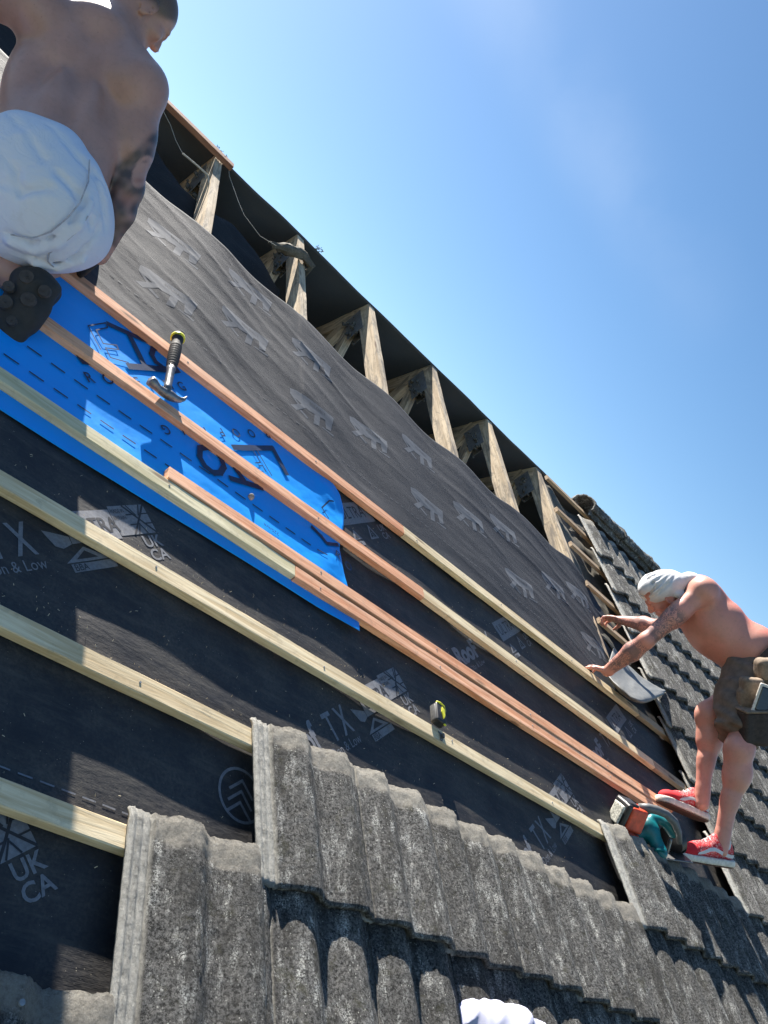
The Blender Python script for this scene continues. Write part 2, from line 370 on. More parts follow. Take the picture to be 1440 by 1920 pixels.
# writing ----------------------------------------------------------
def text_bm(txt, size=1., off=0., spacing=1., font_sx=1.):
    cu = bpy.data.curves.new('t', 'FONT'); cu.body = txt; cu.size = size; cu.offset = off; cu.space_character = spacing
    cu.resolution_u = 3; ob = bpy.data.objects.new('t', cu); COL.objects.link(ob)
    bpy.context.view_layer.update()
    me = ob.evaluated_get(bpy.context.evaluated_depsgraph_get()).to_mesh()
    bm = bmesh.new(); bm.from_mesh(me); ob.to_mesh_clear(); bpy.data.objects.remove(ob)
    for v in bm.verts: v.co.x *= font_sx
    return bm
def slice_bm(bm, step):
    xs = [v.co.x for v in bm.verts]; ys = [v.co.y for v in bm.verts]
    for ax, lo_, hi in ((0, min(xs), max(xs)), (1, min(ys), max(ys))):
        k = lo_+step
        while k < hi:
            co = (k, 0, 0) if ax == 0 else (0, k, 0); no = (1, 0, 0) if ax == 0 else (0, 1, 0)
            bmesh.ops.bisect_plane(bm, geom=bm.verts[:]+bm.edges[:]+bm.faces[:], plane_co=co, plane_no=no)
            k += step
def poly_bm(polys):
    bm = bmesh.new()
    for p in polys: bm.faces.new([bm.verts.new((x, y, 0)) for x, y in p])
    bmesh.ops.triangulate(bm, faces=bm.faces); return bm
def rect(x0, y0, x1, y1): return [(x0, y0), (x1, y0), (x1, y1), (x0, y1)]
def stroke(pts, w):
    out = []
    for a, b in zip(pts[:-1], pts[1:]):
        dx, dy = b[0]-a[0], b[1]-a[1]; L = math.hypot(dx, dy) or 1e-6; nx, ny = -dy/L*w/2, dx/L*w/2; ex, ey = dx/L*w*.35, dy/L*w*.35
        out.append([(a[0]-ex+nx, a[1]-ey+ny), (b[0]+ex+nx, b[1]+ey+ny), (b[0]+ex-nx, b[1]+ey-ny), (a[0]-ex-nx, a[1]-ey-ny)])
    return out
def drape(name, bms, fn, org, ang, mat, parent, lift, step=.02):
    """bms: list of (bmesh, dx, dy); laid in a frame at org turned by ang, following surface fn"""
    ca, sa = math.cos(ang), math.sin(ang); VV = []; FF = []
    for k, (bm, dx, dy) in enumerate(bms):
        slice_bm(bm, step); b0 = len(VV); bm.verts.ensure_lookup_table()
        for v in bm.verts:
            x, y = v.co.x+dx, v.co.y+dy; u = org[0]+x*ca-y*sa; vv = org[1]+x*sa+y*ca
            VV.append((u, vv, fn(u, vv)+lift))
        for i, v in enumerate(bm.verts): v.index = i
        for f in bm.faces:
            idx = [b0+v.index for v in f.verts]
            if f.normal.z < 0: idx = idx[::-1]
            FF.append(idx)
        bm.free()
    return link(name, mesh(name, VV, FF), mat, parent)
ANG = math.radians(41.4)
def print_a(org):
    pale = [(text_bm('Roof', .125, .004, font_sx=.62), -.135, .025), (text_bm('T X', .122, .0015, 1.0, .62), .077, .027),
            (text_bm('by Don & Low', .04, .0, font_sx=.86), 0, -.012), (text_bm('UK', .048, .001), .528, .008), (text_bm('CA', .048, .001), .528, -.033),
            (poly_bm([rect(.30, .04, .462, .128), rect(.464, .048, .593, .137), [(.233, .085), (.25, .04), (.27, .031), (.298, .04), (.298, .06), (.26, .075)],
                      [(.258, -.008), (.325, .03), (.39, -.008)], rect(.268, -.034, .40, -.012)]), 0, 0)]
    drape('printed_lettering', pale, low, org, ANG, M_print, memb, .0010, .012)
    fl = []
    for a, b in (((.515, .05), (.591, .135)), ((.515, .135), (.591, .05))): fl += stroke([a, b], .006)
    for a, b in (((.53, .05), (.548, .08)), ((.56, .05), (.548, .075)), ((.53, .135), (.548, .105)), ((.575, .135), (.558, .105)), ((.515, .078), (.541, .078)), ((.565, .108), (.591, .108)), ((.565, .078), (.591, .078)), ((.515, .108), (.541, .108))): fl += stroke([a, b], .004)
    dark = [(text_bm('ULTRA', .063, .001, font_sx=.80), .315, .062), (text_bm('MADE IN', .017, .0, font_sx=.7), .467, .115), (text_bm('BRITAIN', .017, .0, font_sx=.7), .467, .095), (poly_bm(fl), 0, 0),
            (poly_bm([[(.29, -.001), (.323, .02), (.355, -.001)]]), 0, 0), (text_bm('BBA', .026, .0, font_sx=.9), .272, -.031)]
    drape('printed_marks', dark, low, org, ANG, M_ink, memb, .0017, .012)
def print_b(org):
    pale = [(text_bm('RooF', .105, .005, font_sx=.95), .02, -.005), (text_bm('TX', .105, .001, font_sx=.85), .30, -.005), (poly_bm([[(.53, -.01), (.80, -.01), (.80, .085), (.53, .085)],
             [(.55, -.075), (.585, -.03), (.62, -.075)], rect(.556, -.102, .62, -.084)]+stroke([(.69, -.08), (.715, -.025), (.745, -.08), (.69, -.08)], .008)), 0, 0),
            (text_bm('UK', .042, .001), .79, -.055), (text_bm('CA', .042, .001), .79, -.092), (text_bm('by Don & Low', .03, 0.), .06, -.045), (text_bm('5', .03, 0), .708, -.075)]
    drape('printed_lettering', pale, low, org, ANG, M_print, memb, .0010, .012)
    dark = [(text_bm('ULTRA', .075, .0, font_sx=.85), .55, .015), (text_bm('BBA', .02, 0.), .562, -.101), (poly_bm([[(.57, -.069), (.585, -.048), (.60, -.069)]]), 0, 0)]
    drape('printed_marks', dark, low, org, ANG, M_ink, memb, .0017, .012)
for o_ in ((-.76, .408), (.27, .401), (1.30, .405), (-.89, -.497)): print_a(o_)
for o_ in ((.015, 1.10), (1.037, 1.116), (1.98, 1.05)): print_b(o_)
# round chevron badge
bm_ = []
for k in range(40):
    a = 2*math.pi*k/40; b = 2*math.pi*(k+1)/40
    bm_.append([(.068*math.cos(a), .068*math.sin(a)), (.068*math.cos(b), .068*math.sin(b)), (.061*math.cos(b), .061*math.sin(b)), (.061*math.cos(a), .061*math.sin(a))])
for s_ in (-.03, -.002, .026):
    bm_ += stroke([(-.034, s_-.022), (0, s_+.012), (.034, s_-.022)], .007)
drape('printed_badge', [(poly_bm(bm_), 0, 0)], low, (-.015, .196), math.radians(-4), M_print, memb, .0010, .012)
ds = []
for k in range(150):
    u = -3.2+k*.045; ds.append(rect(u, .046, u+.030, .0495))
drape('printed_dashes', [(poly_bm(ds), 0, 0)], low, (0, 0), 0, M_print, memb, .0012, .03)
# wood shavings
bm = bmesh.new()
for k in range(1500):
    u = random.uniform(-1.2, 3.1); b = random.choice((0, 1, 1, 2, 2, 3, 4)); v = b*G+.0+abs(random.gauss(0, .09))+.0
    if random.random() < .25: v = random.uniform(-.2, 1.7)
    if u < .42 and .9 < v < 1.75: continue
    if v > 1.68: continue
    if b == 1 and u > 0 and v < .38: continue
    L = random.uniform(.0015, .007); a = random.uniform(0, 3.14); n0 = low(u, v)+.0015+random.random()*.002
    wd = random.uniform(.0006, .0016); du, dv = math.cos(a)*L, math.sin(a)*L; pu, pv = -math.sin(a)*wd, math.cos(a)*wd
    z2 = random.uniform(0, .004)
    q = [bm.verts.new(p) for p in ((u, v, n0), (u+du, v+dv, n0+z2), (u+du+pu, v+dv+pv, n0+z2), (u+pu, v+pv, n0))]; bm.faces.new(q)
tag(link('wood_shavings', bmmesh('shav', bm), M_shave, M=RF), 'tiny pale wood shavings and grit scattered on the black membrane', 'wood shavings', kind='stuff')
# ------------------------------------------------------------------ upper membrane
def ridgef(x, w_): return math.exp(-(x/w_)**2)
def up(u, v):
    ph = ((u-.25)/.6) % 1.; s_ = math.sin(math.pi*ph)**2
    t = min(1, max(0, (v-1.68)/.12)); e = min(1, max(0, (2.74-v)/.1))
    dz = -.009*s_*t*(.6+.4*e)
    # folds pulled down to the right across the sheet, gathered at the rafters
    a = v+.30*u+.07*math.sin(u*2.3)
    f = .5+.5*noise.noise(Vector((u*.7, v*.6, 9)))
    folds = .009*(1-abs(noise.noise(Vector((a*4.6, u*.6, 2.)))*2))**2 + .004*(1-abs(noise.noise(Vector((a*11, u*1.1, 5.)))*2))**3*f
    d = folds*t*(.22+.85*f)*(.65 if u < .2 else 1.)
    return .012+dz+d+.0035*fbm(u*1.4, v*3.2, 7)*t+.0008*fbm(u*6, v*16, 3)*t
V, F = [], []
us = lin(-3.4, 2.98, int(6.4/.011)); vs = lin(1.655, 2.74, int(1.09/.0105))
def upf(u, v):
    k = (v-1.655)/1.085
    # right end hangs slack and its top corner falls away toward the tiles
    vt = 2.74+.02*math.sin((u-.25)/.6*2*math.pi+1.5)
    if u > 2.6: vt -= (u-2.6)*1.15
    vv = 1.655+k*(vt-1.655); n = up(u, vv)
    if u > 2.5: n -= .07*min(1, (u-2.5)/.4)*math.sin(k*math.pi)*.8
    return (u, vv, n)
V, F = grid(us, vs, upf)
upm = link('upper_membrane', mesh('up', V, F), M_up, M=RF, smooth=True)
m = upm.modifiers.new('t', 'SOLIDIFY'); m.thickness = .0012; m.offset = -1
tag(upm, 'rumpled woven black membrane sheet lying above the top batten, printed with small grey marks', 'roofing membrane')
def upn(u, v):
    n = up(u, v)
    if u > 2.5:
        vt = 2.74-(max(0, u-2.6))*1.15; k = (v-1.655)/(vt-1.655); n -= .07*min(1, (u-2.5)/.4)*math.sin(min(1, max(0, k))*math.pi)*.8
    return n
def z4(x, y): return hit(640+x/4., 760+y/4., .02)
c0 = z4(80, 60)
def rel(pts): return [(z4(*p)[0]-c0[0], z4(*p)[1]-c0[1]) for p in pts]
mk = [rel([(80, 60), (118, 78), (352, 262), (352, 305), (200, 215), (85, 100)]), rel([(92, 178), (160, 168), (200, 195), (130, 215)])]
mk += [rel([(82, 95), (92, 98), (150, 180), (140, 182)]), rel([(150, 215), (160, 212), (207, 268), (200, 272)]),
       rel([(240, 240), (275, 258), (275, 320), (240, 303)]), rel([(305, 275), (350, 290), (350, 350), (318, 335)]), rel([(290, 325), (298, 325), (370, 378), (368, 388)])]
mcut = text_bm('SOLDALT', .022, 0, font_sx=1.0)
starts = [(-.22, 2.605), (-.233, 2.246), (.154, 2.479), (.14, 2.053), (.516, 2.242), (.904, 2.475), (.894, 2.05), (1.265, 2.257), (1.632, 2.451), (1.634, 2.04), (2.056, 2.293), (2.39, 2.44), (2.36, 2.04), (-.62, 2.45), (-.6, 2.05)]
e_ = rel([(352, 285)])[0]; la = math.atan2(e_[1], e_[0])
for s_ in starts:
    drape('printed_marks', [(poly_bm(mk), 0, 0)], upn, s_, 0, M_printw, upm, .0005, .007)
    drape('printed_lettering', [(mcut.copy(), .105, -.012)], upn, s_, la, M_ink, upm, .0014, .01)
mcut.free()
ds = []
for k in range(180):
    u = -3+k*.033; ds.append(rect(u, 1.842, u+.018, 1.8455))
    if k % 2: ds.append(rect(u, 2.66, u+.04, 2.662))
drape('printed_dashes', [(poly_bm(ds), 0, 0)], upn, (0, 0), 0, M_printw, upm, .0012, .03)
# pale flap at the right end
def hn(px_, py_, n): return (*hit(px_, py_, n), n)
fl = [[hn(1150, 1215, .02), hn(1182, 1250, .03), hn(1212, 1276, .06), hn(1247, 1294, .09)],
      [hn(1142, 1240, .03), hn(1176, 1272, .06), hn(1208, 1292, .10), hn(1247, 1296, .10)],
      [hn(1138, 1262, .04), hn(1168, 1293, .09), hn(1204, 1312, .13), hn(1245, 1299, .10)],
      [hn(1140, 1272, .03), hn(1166, 1301, .06), hn(1203, 1319, .11), hn(1244, 1302, .09)]]
def spl(rows, a, b):
    def cr(P, t):
        n = len(P)-1; i = min(int(t*n), n-1); f = t*n-i
        p = [Vector(P[max(0, min(n, j))]) for j in (i-1, i, i+1, i+2)]
        return .5*((2*p[1])+(p[2]-p[0])*f+(2*p[0]-5*p[1]+4*p[2]-p[3])*f*f+(-p[0]+3*p[1]-3*p[2]+p[3])*f**3)
    return cr([cr(r, a) for r in rows], b)
V, F = grid(lin(0, 1, 30), lin(0, 1, 22), lambda a, b: tuple(spl(fl, a, b)+Vector((0, 0, .006*fbm(a*5, b*3)))))
o = link('membrane_flap', mesh('flap', V, F), M_flap, upm, smooth=True); m = o.modifiers.new('t', 'SOLIDIFY'); m.thickness = .001
o['label'] = 'pale grey underside curling up at the end'
# ------------------------------------------------------------------ blue membrane
def blue(u, v):
    r = max(0, u-.1)
    return low(u, v)*.35+.007+.003*fbm(u*1.5, v*5, 4)+.010*r*max(0, fbm(u*7, v*9, 2)+.35)+.008*ridgef(u-.34, .06)*max(0, math.sin(v*17))+(.02*max(0, 1.0-v)/.09*max(0, u-.25)/.17 if v < 1.0 and u > .25 else 0)
def bluef(a, b):
    vb = .92+.012*math.sin(a*9); ue = .40+.02*math.sin(b*11)+(.03 if b < .1 else 0)-.10*max(0, b-.85)/.15
    u = -2.2+a*(ue+2.2); v = vb+b*(1.715-vb); return (u, v, blue(u, v))
V, F = grid(lin(0, 1, 330), lin(0, 1, 90), bluef)
bl = link('blue_membrane', mesh('blue', V, F), M_blue, M=RF, smooth=True)
m = bl.modifiers.new('t', 'SOLIDIFY'); m.thickness = .001; m.offset = -1
tag(bl, 'bright blue plastic membrane strip with navy lettering, patched over the black membrane', 'roofing membrane')
ds = []
for k in range(34):
    u = -2.0+k*.073
    for v0, o_ in ((1.195, 0), (1.105, .03)):
        if u+o_ < .33: ds.append(rect(u+o_, v0, u+o_+.044, v0+.0055))
drape('printed_dashes', [(poly_bm(ds), 0, 0)], blue, (0, 0), 0, M_blueink, bl, .003, .1)
def zz(ox, oy, s): return lambda x, y: hit(ox+x/s, oy+y/s, .008)
A_ = zz(140, 580, 6.); B_ = zz(340, 760, 5.54); C_ = zz(560, 900, 7.2)
def st(f, pts, w): return stroke([f(*p) for p in pts], w)
ST = []
ST += st(A_, [(378, 168), (795, 352)], .020)+st(A_, [(620, 300), (790, 640)], .022)
ST += st(A_, [(1090, 500), (1040, 440), (960, 425), (880, 445), (865, 510), (910, 590), (1000, 660), (1100, 700), (1160, 690)], .020)
ST += st(A_, [(610, 642), (850, 660), (1090, 690)], .024)
ST += st(A_, [(20, 490), (90, 585), (185, 600)], .024)
ST += st(A_, [(290, 455), (150, 187), (345, 155), (368, 207), (240, 235), (320, 387), (470, 405), (492, 455), (345, 435), (400, 545), (600, 600), (605, 650)], .0045)
ST += st(B_, [(1090, 712), (945, 447), (790, 445)], .022)+st(B_, [(790, 445), (540, 440)], .022)
ST += st(B_, [(620, 468), (740, 468), (815, 598), (762, 603)], .0045)+st(B_, [(762, 437), (935, 735)], .0045)+st(B_, [(800, 632), (840, 632), (870, 690)], .0045)
ST += st(B_, [(512, 762), (830, 858)], .022)+st(B_, [(560, 660), (640, 770)], .022)
ST += st(B_, [(190, 450), (260, 437), (350, 480), (415, 560), (440, 640), (400, 705), (330, 705), (240, 635), (185, 540), (190, 450)], .022)
ST += st(C_, [(450, 300), (400, 290), (312, 375), (400, 520)], .006)+st(C_, [(180, 640), (300, 760), (370, 870), (520, 880)], .016)
drape('printed_logo', [(poly_bm(ST), 0, 0)], blue, (0, 0), 0, M_blueink, bl, .004, .02)
def letters(txt, p0, p1, size, up_=1.):
    n = len(txt); bms = []; L = math.hypot(p1[0]-p0[0], p1[1]-p0[1]); a = math.atan2(p1[1]-p0[1], p1[0]-p0[0])
    for i, ch in enumerate(txt): bms.append((text_bm(ch, size, .0005), L*i/(n-1)-size*.3, 0))
    drape('printed_lettering', bms, blue, p0, a, M_blueink, bl, .0038, .02)
letters('ROOFING', A_(190, 825), A_(1220, 915), .052)
letters('ROOFING', B_(860, 260), (B_(860, 260)[0]-.40, B_(860, 260)[1]-.365), .050)
letters('RO', C_(500, 1060), C_(640, 1190), .05)
p = hit(523, 1000, .008); drape('printed_lettering', [(text_bm('225mm', .022, 0), 0, 0)], blue, p, math.pi, M_blueink, bl, .0036, .02)
# small round stone
bm = bmesh.new(); bmesh.ops.create_icosphere(bm, subdivisions=2, radius=.011)
for v in bm.verts: v.co += noise.noise_vector(v.co*90)*.003
p = hit(470, 932, .01); tag(link('pebble', bmmesh('peb', bm), M_mortar, M=RT(p[0], p[1], blue(*p)+.006), smooth=True), 'small grey stone chip lying on the blue membrane', 'pebble')
# ------------------------------------------------------------------ battens
def batten(u0, u1, v0, v1, mat, label, n0=.004, wd=.05, th=.026, bow=.002, name='roof_batten', cat='batten', grp='timber roof battens'):
    a = Vector((u0, v0-wd/2, n0)); b = Vector((u1, v1-wd/2, n0)); L = (b-a).length; ang = math.atan2(b.y-a.y, b.x-a.x)
    bm = bmesh.new(); n = max(3, int(L/.05)); rings = []; sd_ = random.random()*50
    for i in range(n+1):
        x = L*i/n; wob = bow*noise.noise(Vector((x*1.1, sd_, 0)))*2; j = lambda k: .0009*noise.noise(Vector((x*9, sd_, k)))
        c = .0022; prof = [(-wd/2+c, 0), (wd/2-c, 0), (wd/2, c), (wd/2, th-c), (wd/2-c, th), (-wd/2+c, th), (-wd/2, th-c), (-wd/2, c)]
        xe = x+(.004*noise.noise(Vector((sd_, i, 3))) if i in (0, n) else 0)
        rings.append([bm.verts.new((xe, y+wob+j(k), z+j(k+9))) for k, (y, z) in enumerate(prof)])
    for r0, r1 in zip(rings[:-1], rings[1:]):
        for k in range(8): bm.faces.new((r0[k], r0[(k+1) % 8], r1[(k+1) % 8], r1[k]))
    bm.faces.new(rings[0]); bm.faces.new(rings[-1])
    o = link(name, bmmesh('batten', bm), mat, M=RT(a.x, a.y, a.z, Matrix.Rotation(ang, 4, 'Z')))
    tag(o, label, cat, grp)
    # nail heads over each rafter
    for k in range(-5, 6):
        uu = .25+.6*k
        if u0+.05 < uu < u1-.05 and mat is not M_old:
            bm = bmesh.new(); bmesh.ops.create_cone(bm, cap_ends=True, segments=10, radius1=.0032, radius2=.0028, depth=.002, matrix=Matrix.Translation((uu-u0+random.uniform(-.01, .01), random.uniform(-.008, .008), th+.0008)))
            link('nail', bmmesh('nail', bm), M_zinc, o)
    return o
batten(-3.2, -.30, .006, .008, M_pale, 'lowest pale batten, running in from the left edge to the lowest stepped tile end')
batten(-3.2, .02, .33, .36, M_pale, 'second batten from the bottom, pale with a red knot, ending at the tall stepped tile')
batten(-3.2, 1.86, .682, .718, M_pale, 'long pale batten with the tape measure hooked over it')
batten(-3.2, .135, 1.028, 1.022, M_green, 'greenish pale batten crossing the lower edge of the blue membrane', )
batten(.138, 2.5, 1.022, 1.055, M_org, 'reddish batten butted onto the greenish one, ending under the saw')
batten(-.36, 2.66, 1.078, 1.112, M_org, 'loose reddish batten lying tight above another, starting on the blue membrane', n0=.007)
batten(-.83, .83, 1.352, 1.368, M_org, 'reddish batten across the blue membrane with the hammer head hooked on it')
batten(.833, 2.66, 1.368, 1.352, M_pale, 'pale batten butted to the reddish one, second below the rumpled sheet')
batten(2.663, 3.3, 1.352, 1.345, M_old, 'short old brown batten end running under the tiles, lower of the two at the right')
batten(-.88, .765, 1.668, 1.68, M_org, 'topmost reddish batten running down from the crouching man')
batten(.768, 2.72, 1.68, 1.692, M_pale, 'topmost pale batten held down by the bending man')
batten(2.723, 3.3, 1.692, 1.69, M_old, 'short old brown batten end running under the tiles, upper of the two at the right')
ends = [(2.70, 3.69), (2.66, 3.31), (2.68, 2.985), (2.70, 2.64), (2.68, 2.325), (2.78, 2.02)]
lab = ['old batten stub at the ridge, topmost of the stubs beside the tiles', 'old batten stub second from the ridge, beside the tiles', 'old batten stub third from the ridge, beside the tiles',
       'old batten stub just above the slack membrane corner', 'old batten stub gripped by the bending man', 'old batten stub below the gripped one, half under the forearm']
for (u0, v0), l_ in zip(ends, lab): batten(u0, 3.35, v0, v0, M_old, l_, n0=.002, wd=.04, th=.024, name='old_batten')
# ridge timber at the left
batten(-3.0, -.28, 3.70, 3.725, M_browntimber, 'brown timber still nailed along the ridge at the left', n0=.004, wd=.05, th=.03, name='ridge_timber', cat='timber')
# ------------------------------------------------------------------ old felt at left and right
def fl_left(a, b):
    u = -3.4+a*3.62; top = 3.36+.16*math.sin((u+.37)/.6*math.pi)**2-.10*max(0, (u+.4))+.03*fbm(u*6, 1)
    v = 2.6+b*(top-2.6); ph = ((u-.25)/.6) % 1
    n = -.03-.20*(3.74-v)-.03*math.sin(math.pi*ph)**2+.012*fbm(u*3, v*4, 2)
    if b > .93: n -= .03*(b-.93)/.07
    return (u, v, n)
V, F = grid(lin(0, 1, 190), lin(0, 1, 40), fl_left)
o = link('old_felt', mesh('ofl', V, F), M_felt, M=RF, smooth=True); m = o.modifiers.new('t', 'SOLIDIFY'); m.thickness = .004
tag(o, 'torn black old felt sagging between the trusses at the upper left', 'roofing felt')
def fl_right(a, b):
    u = 2.67+a*.75; v = 2.2+b*1.5
    return (u, v, -.012-.055*math.sin(math.pi*min(1, a*1.05))**2*(.5+abs(fbm(v*1.2, u)))+.012*fbm(u*7, v*5)+.02*math.sin(v*18)*a*(1-a)*2)
V, F = grid(lin(0, 1, 40), lin(0, 1, 80), fl_right)
o = link('old_felt', mesh('ofr', V, F), M_feltold, M=RF, smooth=True); m = o.modifiers.new('t', 'SOLIDIFY'); m.thickness = .003
tag(o, 'dusty brown old felt under the batten stubs beside the remaining tiles', 'roofing felt')
bm = bmesh.new()   # strip wrapped round the truss
for k in range(2):
    tube(bm, [(.05, 3.33+.02*k, -.02), (.14, 3.40, .0), (.205, 3.43-.02*k, .02), (.25, 3.43, .026), (.30, 3.41, .01), (.31, 3.38, -.05)], [.014, .026, .022, .027, .018, .008], 10)
bmesh.ops.subdivide_edges(bm, edges=bm.edges, cuts=1)
bmesh.ops.subdivide_edges(bm, edges=bm.edges, cuts=1)
for v in bm.verts: v.co += noise.noise_vector(v.co*22)*.022+noise.noise_vector(v.co*80)*.008
tag(link('felt_strip', bmmesh('fst', bm), M_feltold, M=RF, smooth=True), 'crumpled old felt strip wrapped round a rafter just below the ridge', 'felt strip')
def cord(pts, lb, r=.0014):
    bm = bmesh.new(); tube(bm, pts, r, 6); tag(link('string', bmmesh('string', bm), M_string, M=RF), lb, 'string', 'strings hanging from the torn felt')
cord([(-.75, 3.66, .01), (-.649, 3.544, .0), (-.60, 3.46, -.01), (-.548, 3.383, -.01)], 'taut pale string beside the man\'s shoulder, left of the felt edge')
cord([(-.548, 3.383, -.01), (-.47, 3.385, -.005), (-.40, 3.375, -.0), (-.37, 3.34, -.02)], 'pale frayed cord along the torn felt edge', .005)
cord([(-.285, 3.70, .0), (-.277, 3.618, -.0), (-.20, 3.45, -.01), (-.153, 3.347, -.01), (-.042, 3.275, -.01), (.06, 3.31, 0)], 'long pale string hanging from the end of the brown ridge timber')
cord([(-1.9, 3.05, .02), (-1.5, 3.02, .02), (-1.2, 3.08, .02)], 'short pale cord showing at the top left corner', .006)
# weeds at the ridge
for (u, lb) in ((.34, 'small green weed growing over the ridge right of the felt-wrapped truss'), (-.36, 'tiny dry sprig on the ridge at the end of the brown timber')):
    bm = bmesh.new()
    for k in range(4):
        a = random.uniform(-1, 1); p = Vector((u+random.uniform(-.03, .05), RIDGE+.01, .0)); pts = [p]
        for i in range(4):
            p = p+Vector((.008*a+random.uniform(-.003, .010), .003, .006)); pts.append(p)
        tube(bm, pts, .0012, 4)
        for q in pts[1:]:
            for s_ in range(2):
                d = Vector((random.uniform(-1, 1), random.uniform(-.5, .5), random.uniform(-.2, 1))).normalized()*.012; e2 = d.orthogonal().normalized()*.003
                bm.faces.new([bm.verts.new(x) for x in (q, q+d*.5+e2, q+d, q+d*.5-e2)])
    tag(link('weed', bmmesh('weed', bm), M_leaf, M=RF), lb, 'weed')
# ------------------------------------------------------------------ tiles
TW = .345; TL = .42; PI_ = .303; TT = .072
def prof(x):
    if x < .052:
        z = .004
        for c in (.008, .024, .042): z += .007*math.exp(-((x-c)/.0045)**2)
        return z
    t = ((x-.0455)/.1515) % 1.; t = .5*t/.61 if t < .61 else .5+.5*(t-.61)/.39
    if x > .342: t = .97
    h = .5-.5*math.cos(2*math.pi*t); z = .0155+.029*h
    if x > .325: z += .004
    return z
def tile_mesh(sd_, nx=70, ny=44):
    xs = sorted(set([0, .004, .008, .012, .018, .024, .03, .036, .042, .048, .0515, .0525] + [round(.055+(.345-.055)*i/(nx-12), 5) for i in range(nx-11)]))
    ys = lin(0, 1, ny); top = []; bot = []; VV = []; FF = []; head = []; rib = []
    for b in ys:
        for x in xs:
            y = b*TL
            if b == 1.: y += .006*noise.noise(Vector((x*40, sd_, 0)))+.004*noise.noise(Vector((x*130, sd_, 0)))-.004
            if b == 0.: y += .004*noise.noise(Vector((x*60, sd_, 5)))
            z = prof(x)
            n_ = noise.noise(Vector((x*60, y*60, sd_)))*.0016+noise.noise(Vector((x*170, y*170, sd_)))*.0012
            if y > TL-.075 and x > .055: z -= .002; z += .0035*noise.noise(Vector((x*45, y*30, sd_+4)))
            if b > .97: z -= .004
            if b < .02: z -= .003
            VV.append((x, y, z+n_+TT*(TL-y)))
            hd = max(0, min(1, (y-(TL-.07-.012*noise.noise(Vector((x*30, sd_, 1)))))/.01)); head.append(max(hd, 1. if b == 1. else 0.)); rib.append(1. if x < .052 else 0.)
    nn = len(xs); N = len(VV)
    for (x, y, z), h, r in list(zip(VV, head, rib)):
        VV.append((x, y, z-(.013 if x > .052 and x < .325 else .007))); head.append(h); rib.append(r)
    for j in range(ny-1):
        for i in range(nn-1):
            a = j*nn+i; FF.append((a, a+1, a+nn+1, a+nn)); FF.append((a+N, a+nn+N, a+nn+1+N, a+1+N))
    for i in range(nn-1):
        FF.append((i, i+N, i+1+N, i+1)); a = (ny-1)*nn+i; FF.append((a, a+1, a+1+N, a+N))
    for j in range(ny-1):
        a = j*nn; FF.append((a, a+nn, a+nn+N, a+N)); a = j*nn+nn-1; FF.append((a, a+N, a+nn+N, a+nn))
    me = mesh('roof_tile', VV, FF)
    for nm, d in (('head', head), ('rib', rib)):
        at_ = me.attributes.new(nm, 'FLOAT', 'POINT'); at_.data.foreach_set('value', d)
    me.materials.append(M_tile); me.polygons.foreach_set('use_smooth', [True]*len(me.polygons))
    return me
TM = [tile_mesh(3.1*k+1) for k in range(5)]
TLO = [tile_mesh(3.1*k+50, 44, 18) for k in range(3)]
def seen(u, v, n, mg=60):
    q = RC @ (np.array([u, v, n])-CC)
    if q[2] < .1: return False
    x, y = 720+FPX*q[0]/q[2], 960+FPX*q[1]/q[2]; return -mg < x < 1440+mg and -mg < y < 1920+mg
first = {2: 6, 1: 0, 0: -1, -1: -4, -2: -5, -3: -5}
ordn = {10: 'topmost', 9: 'second from the ridge', 8: 'third from the ridge', 7: 'fourth from the ridge', 6: 'fifth from the ridge', 5: 'sixth from the ridge', 4: 'seventh from the ridge', 3: 'course level with the red shoes', 2: 'course the saw rests on', 1: 'tall lit course in the foreground', 0: 'course below the foreground one', -1: 'bottom left course', -2: 'lowest course', -3: 'lowest course'}
cnt = 0
for k in range(-2, 11):
    for j in range(first.get(k, 10), 30):
        u0 = -.02+PI_*j; v0 = k*G+.048-TL
        if not any(seen(u0+a, v0+b, .06) for a in (0, .15, .34) for b in (0, .2, .42)): continue
        if k == -1 and -4 < j and j <= -2: pass
        elif k == -1 and j < -1: continue
        if k <= -1 and j < -2: continue
        far = (u0 > 3.2)
        me = (TLO if far else TM)[(j*7+k*3) % (3 if far else 5)]
        o = bpy.data.objects.new('roof_tile', me); COL.objects.link(o)
        rz = random.gauss(0, .004); o.matrix_world = RT(u0+random.gauss(0, .0012), v0+random.gauss(0, .0025), .030+abs(random.gauss(0, .0012)), Matrix.Rotation(rz, 4, 'Z'))
        if j == first.get(k, 10):
            l_ = {2: 'weathered tile, ribbed left edge bare, at the right end of the tape-measure batten', 1: 'tall foreground tile with ribbed left edge bare, first of the lit course', 0: 'foreground tile with cracked ribbed left edge at the lower left, first of its course'}.get(k, 'weathered tile with bare ribbed left edge beside the gap, %s' % ordn[k])
            grp = None
        elif k == -1 and j == -2:
            l_ = 'dark tile with a bright nail head in the bottom left corner'; grp = None
        else:
            l_ = 'weathered grey concrete tile inside the %s' % (ordn[k] if 'course' in ordn[k] else ordn[k]+' course'); grp = 'tiles of the %s' % (ordn[k] if 'course' in ordn[k] else ordn[k]+' course')
        tag(o, l_, 'roof tile', grp or 'end tiles of the courses'); cnt += 1
        if k == -1 and j == -2:
            p = hit(38, 1885, .07); bm = bmesh.new(); bmesh.ops.create_cone(bm, cap_ends=True, segments=14, radius1=.0055, radius2=.0048, depth=.003)
            nl = link('nail', bmmesh('nl', bm), M_zinc, o); nl.matrix_parent_inverse = Matrix.Identity(4)
            nl.matrix_basis = Matrix.Translation((p[0]-u0, p[1]-v0, prof(max(0, min(.345, p[0]-u0)))+TT*(TL-(p[1]-v0))+.002))
print('tiles', cnt)
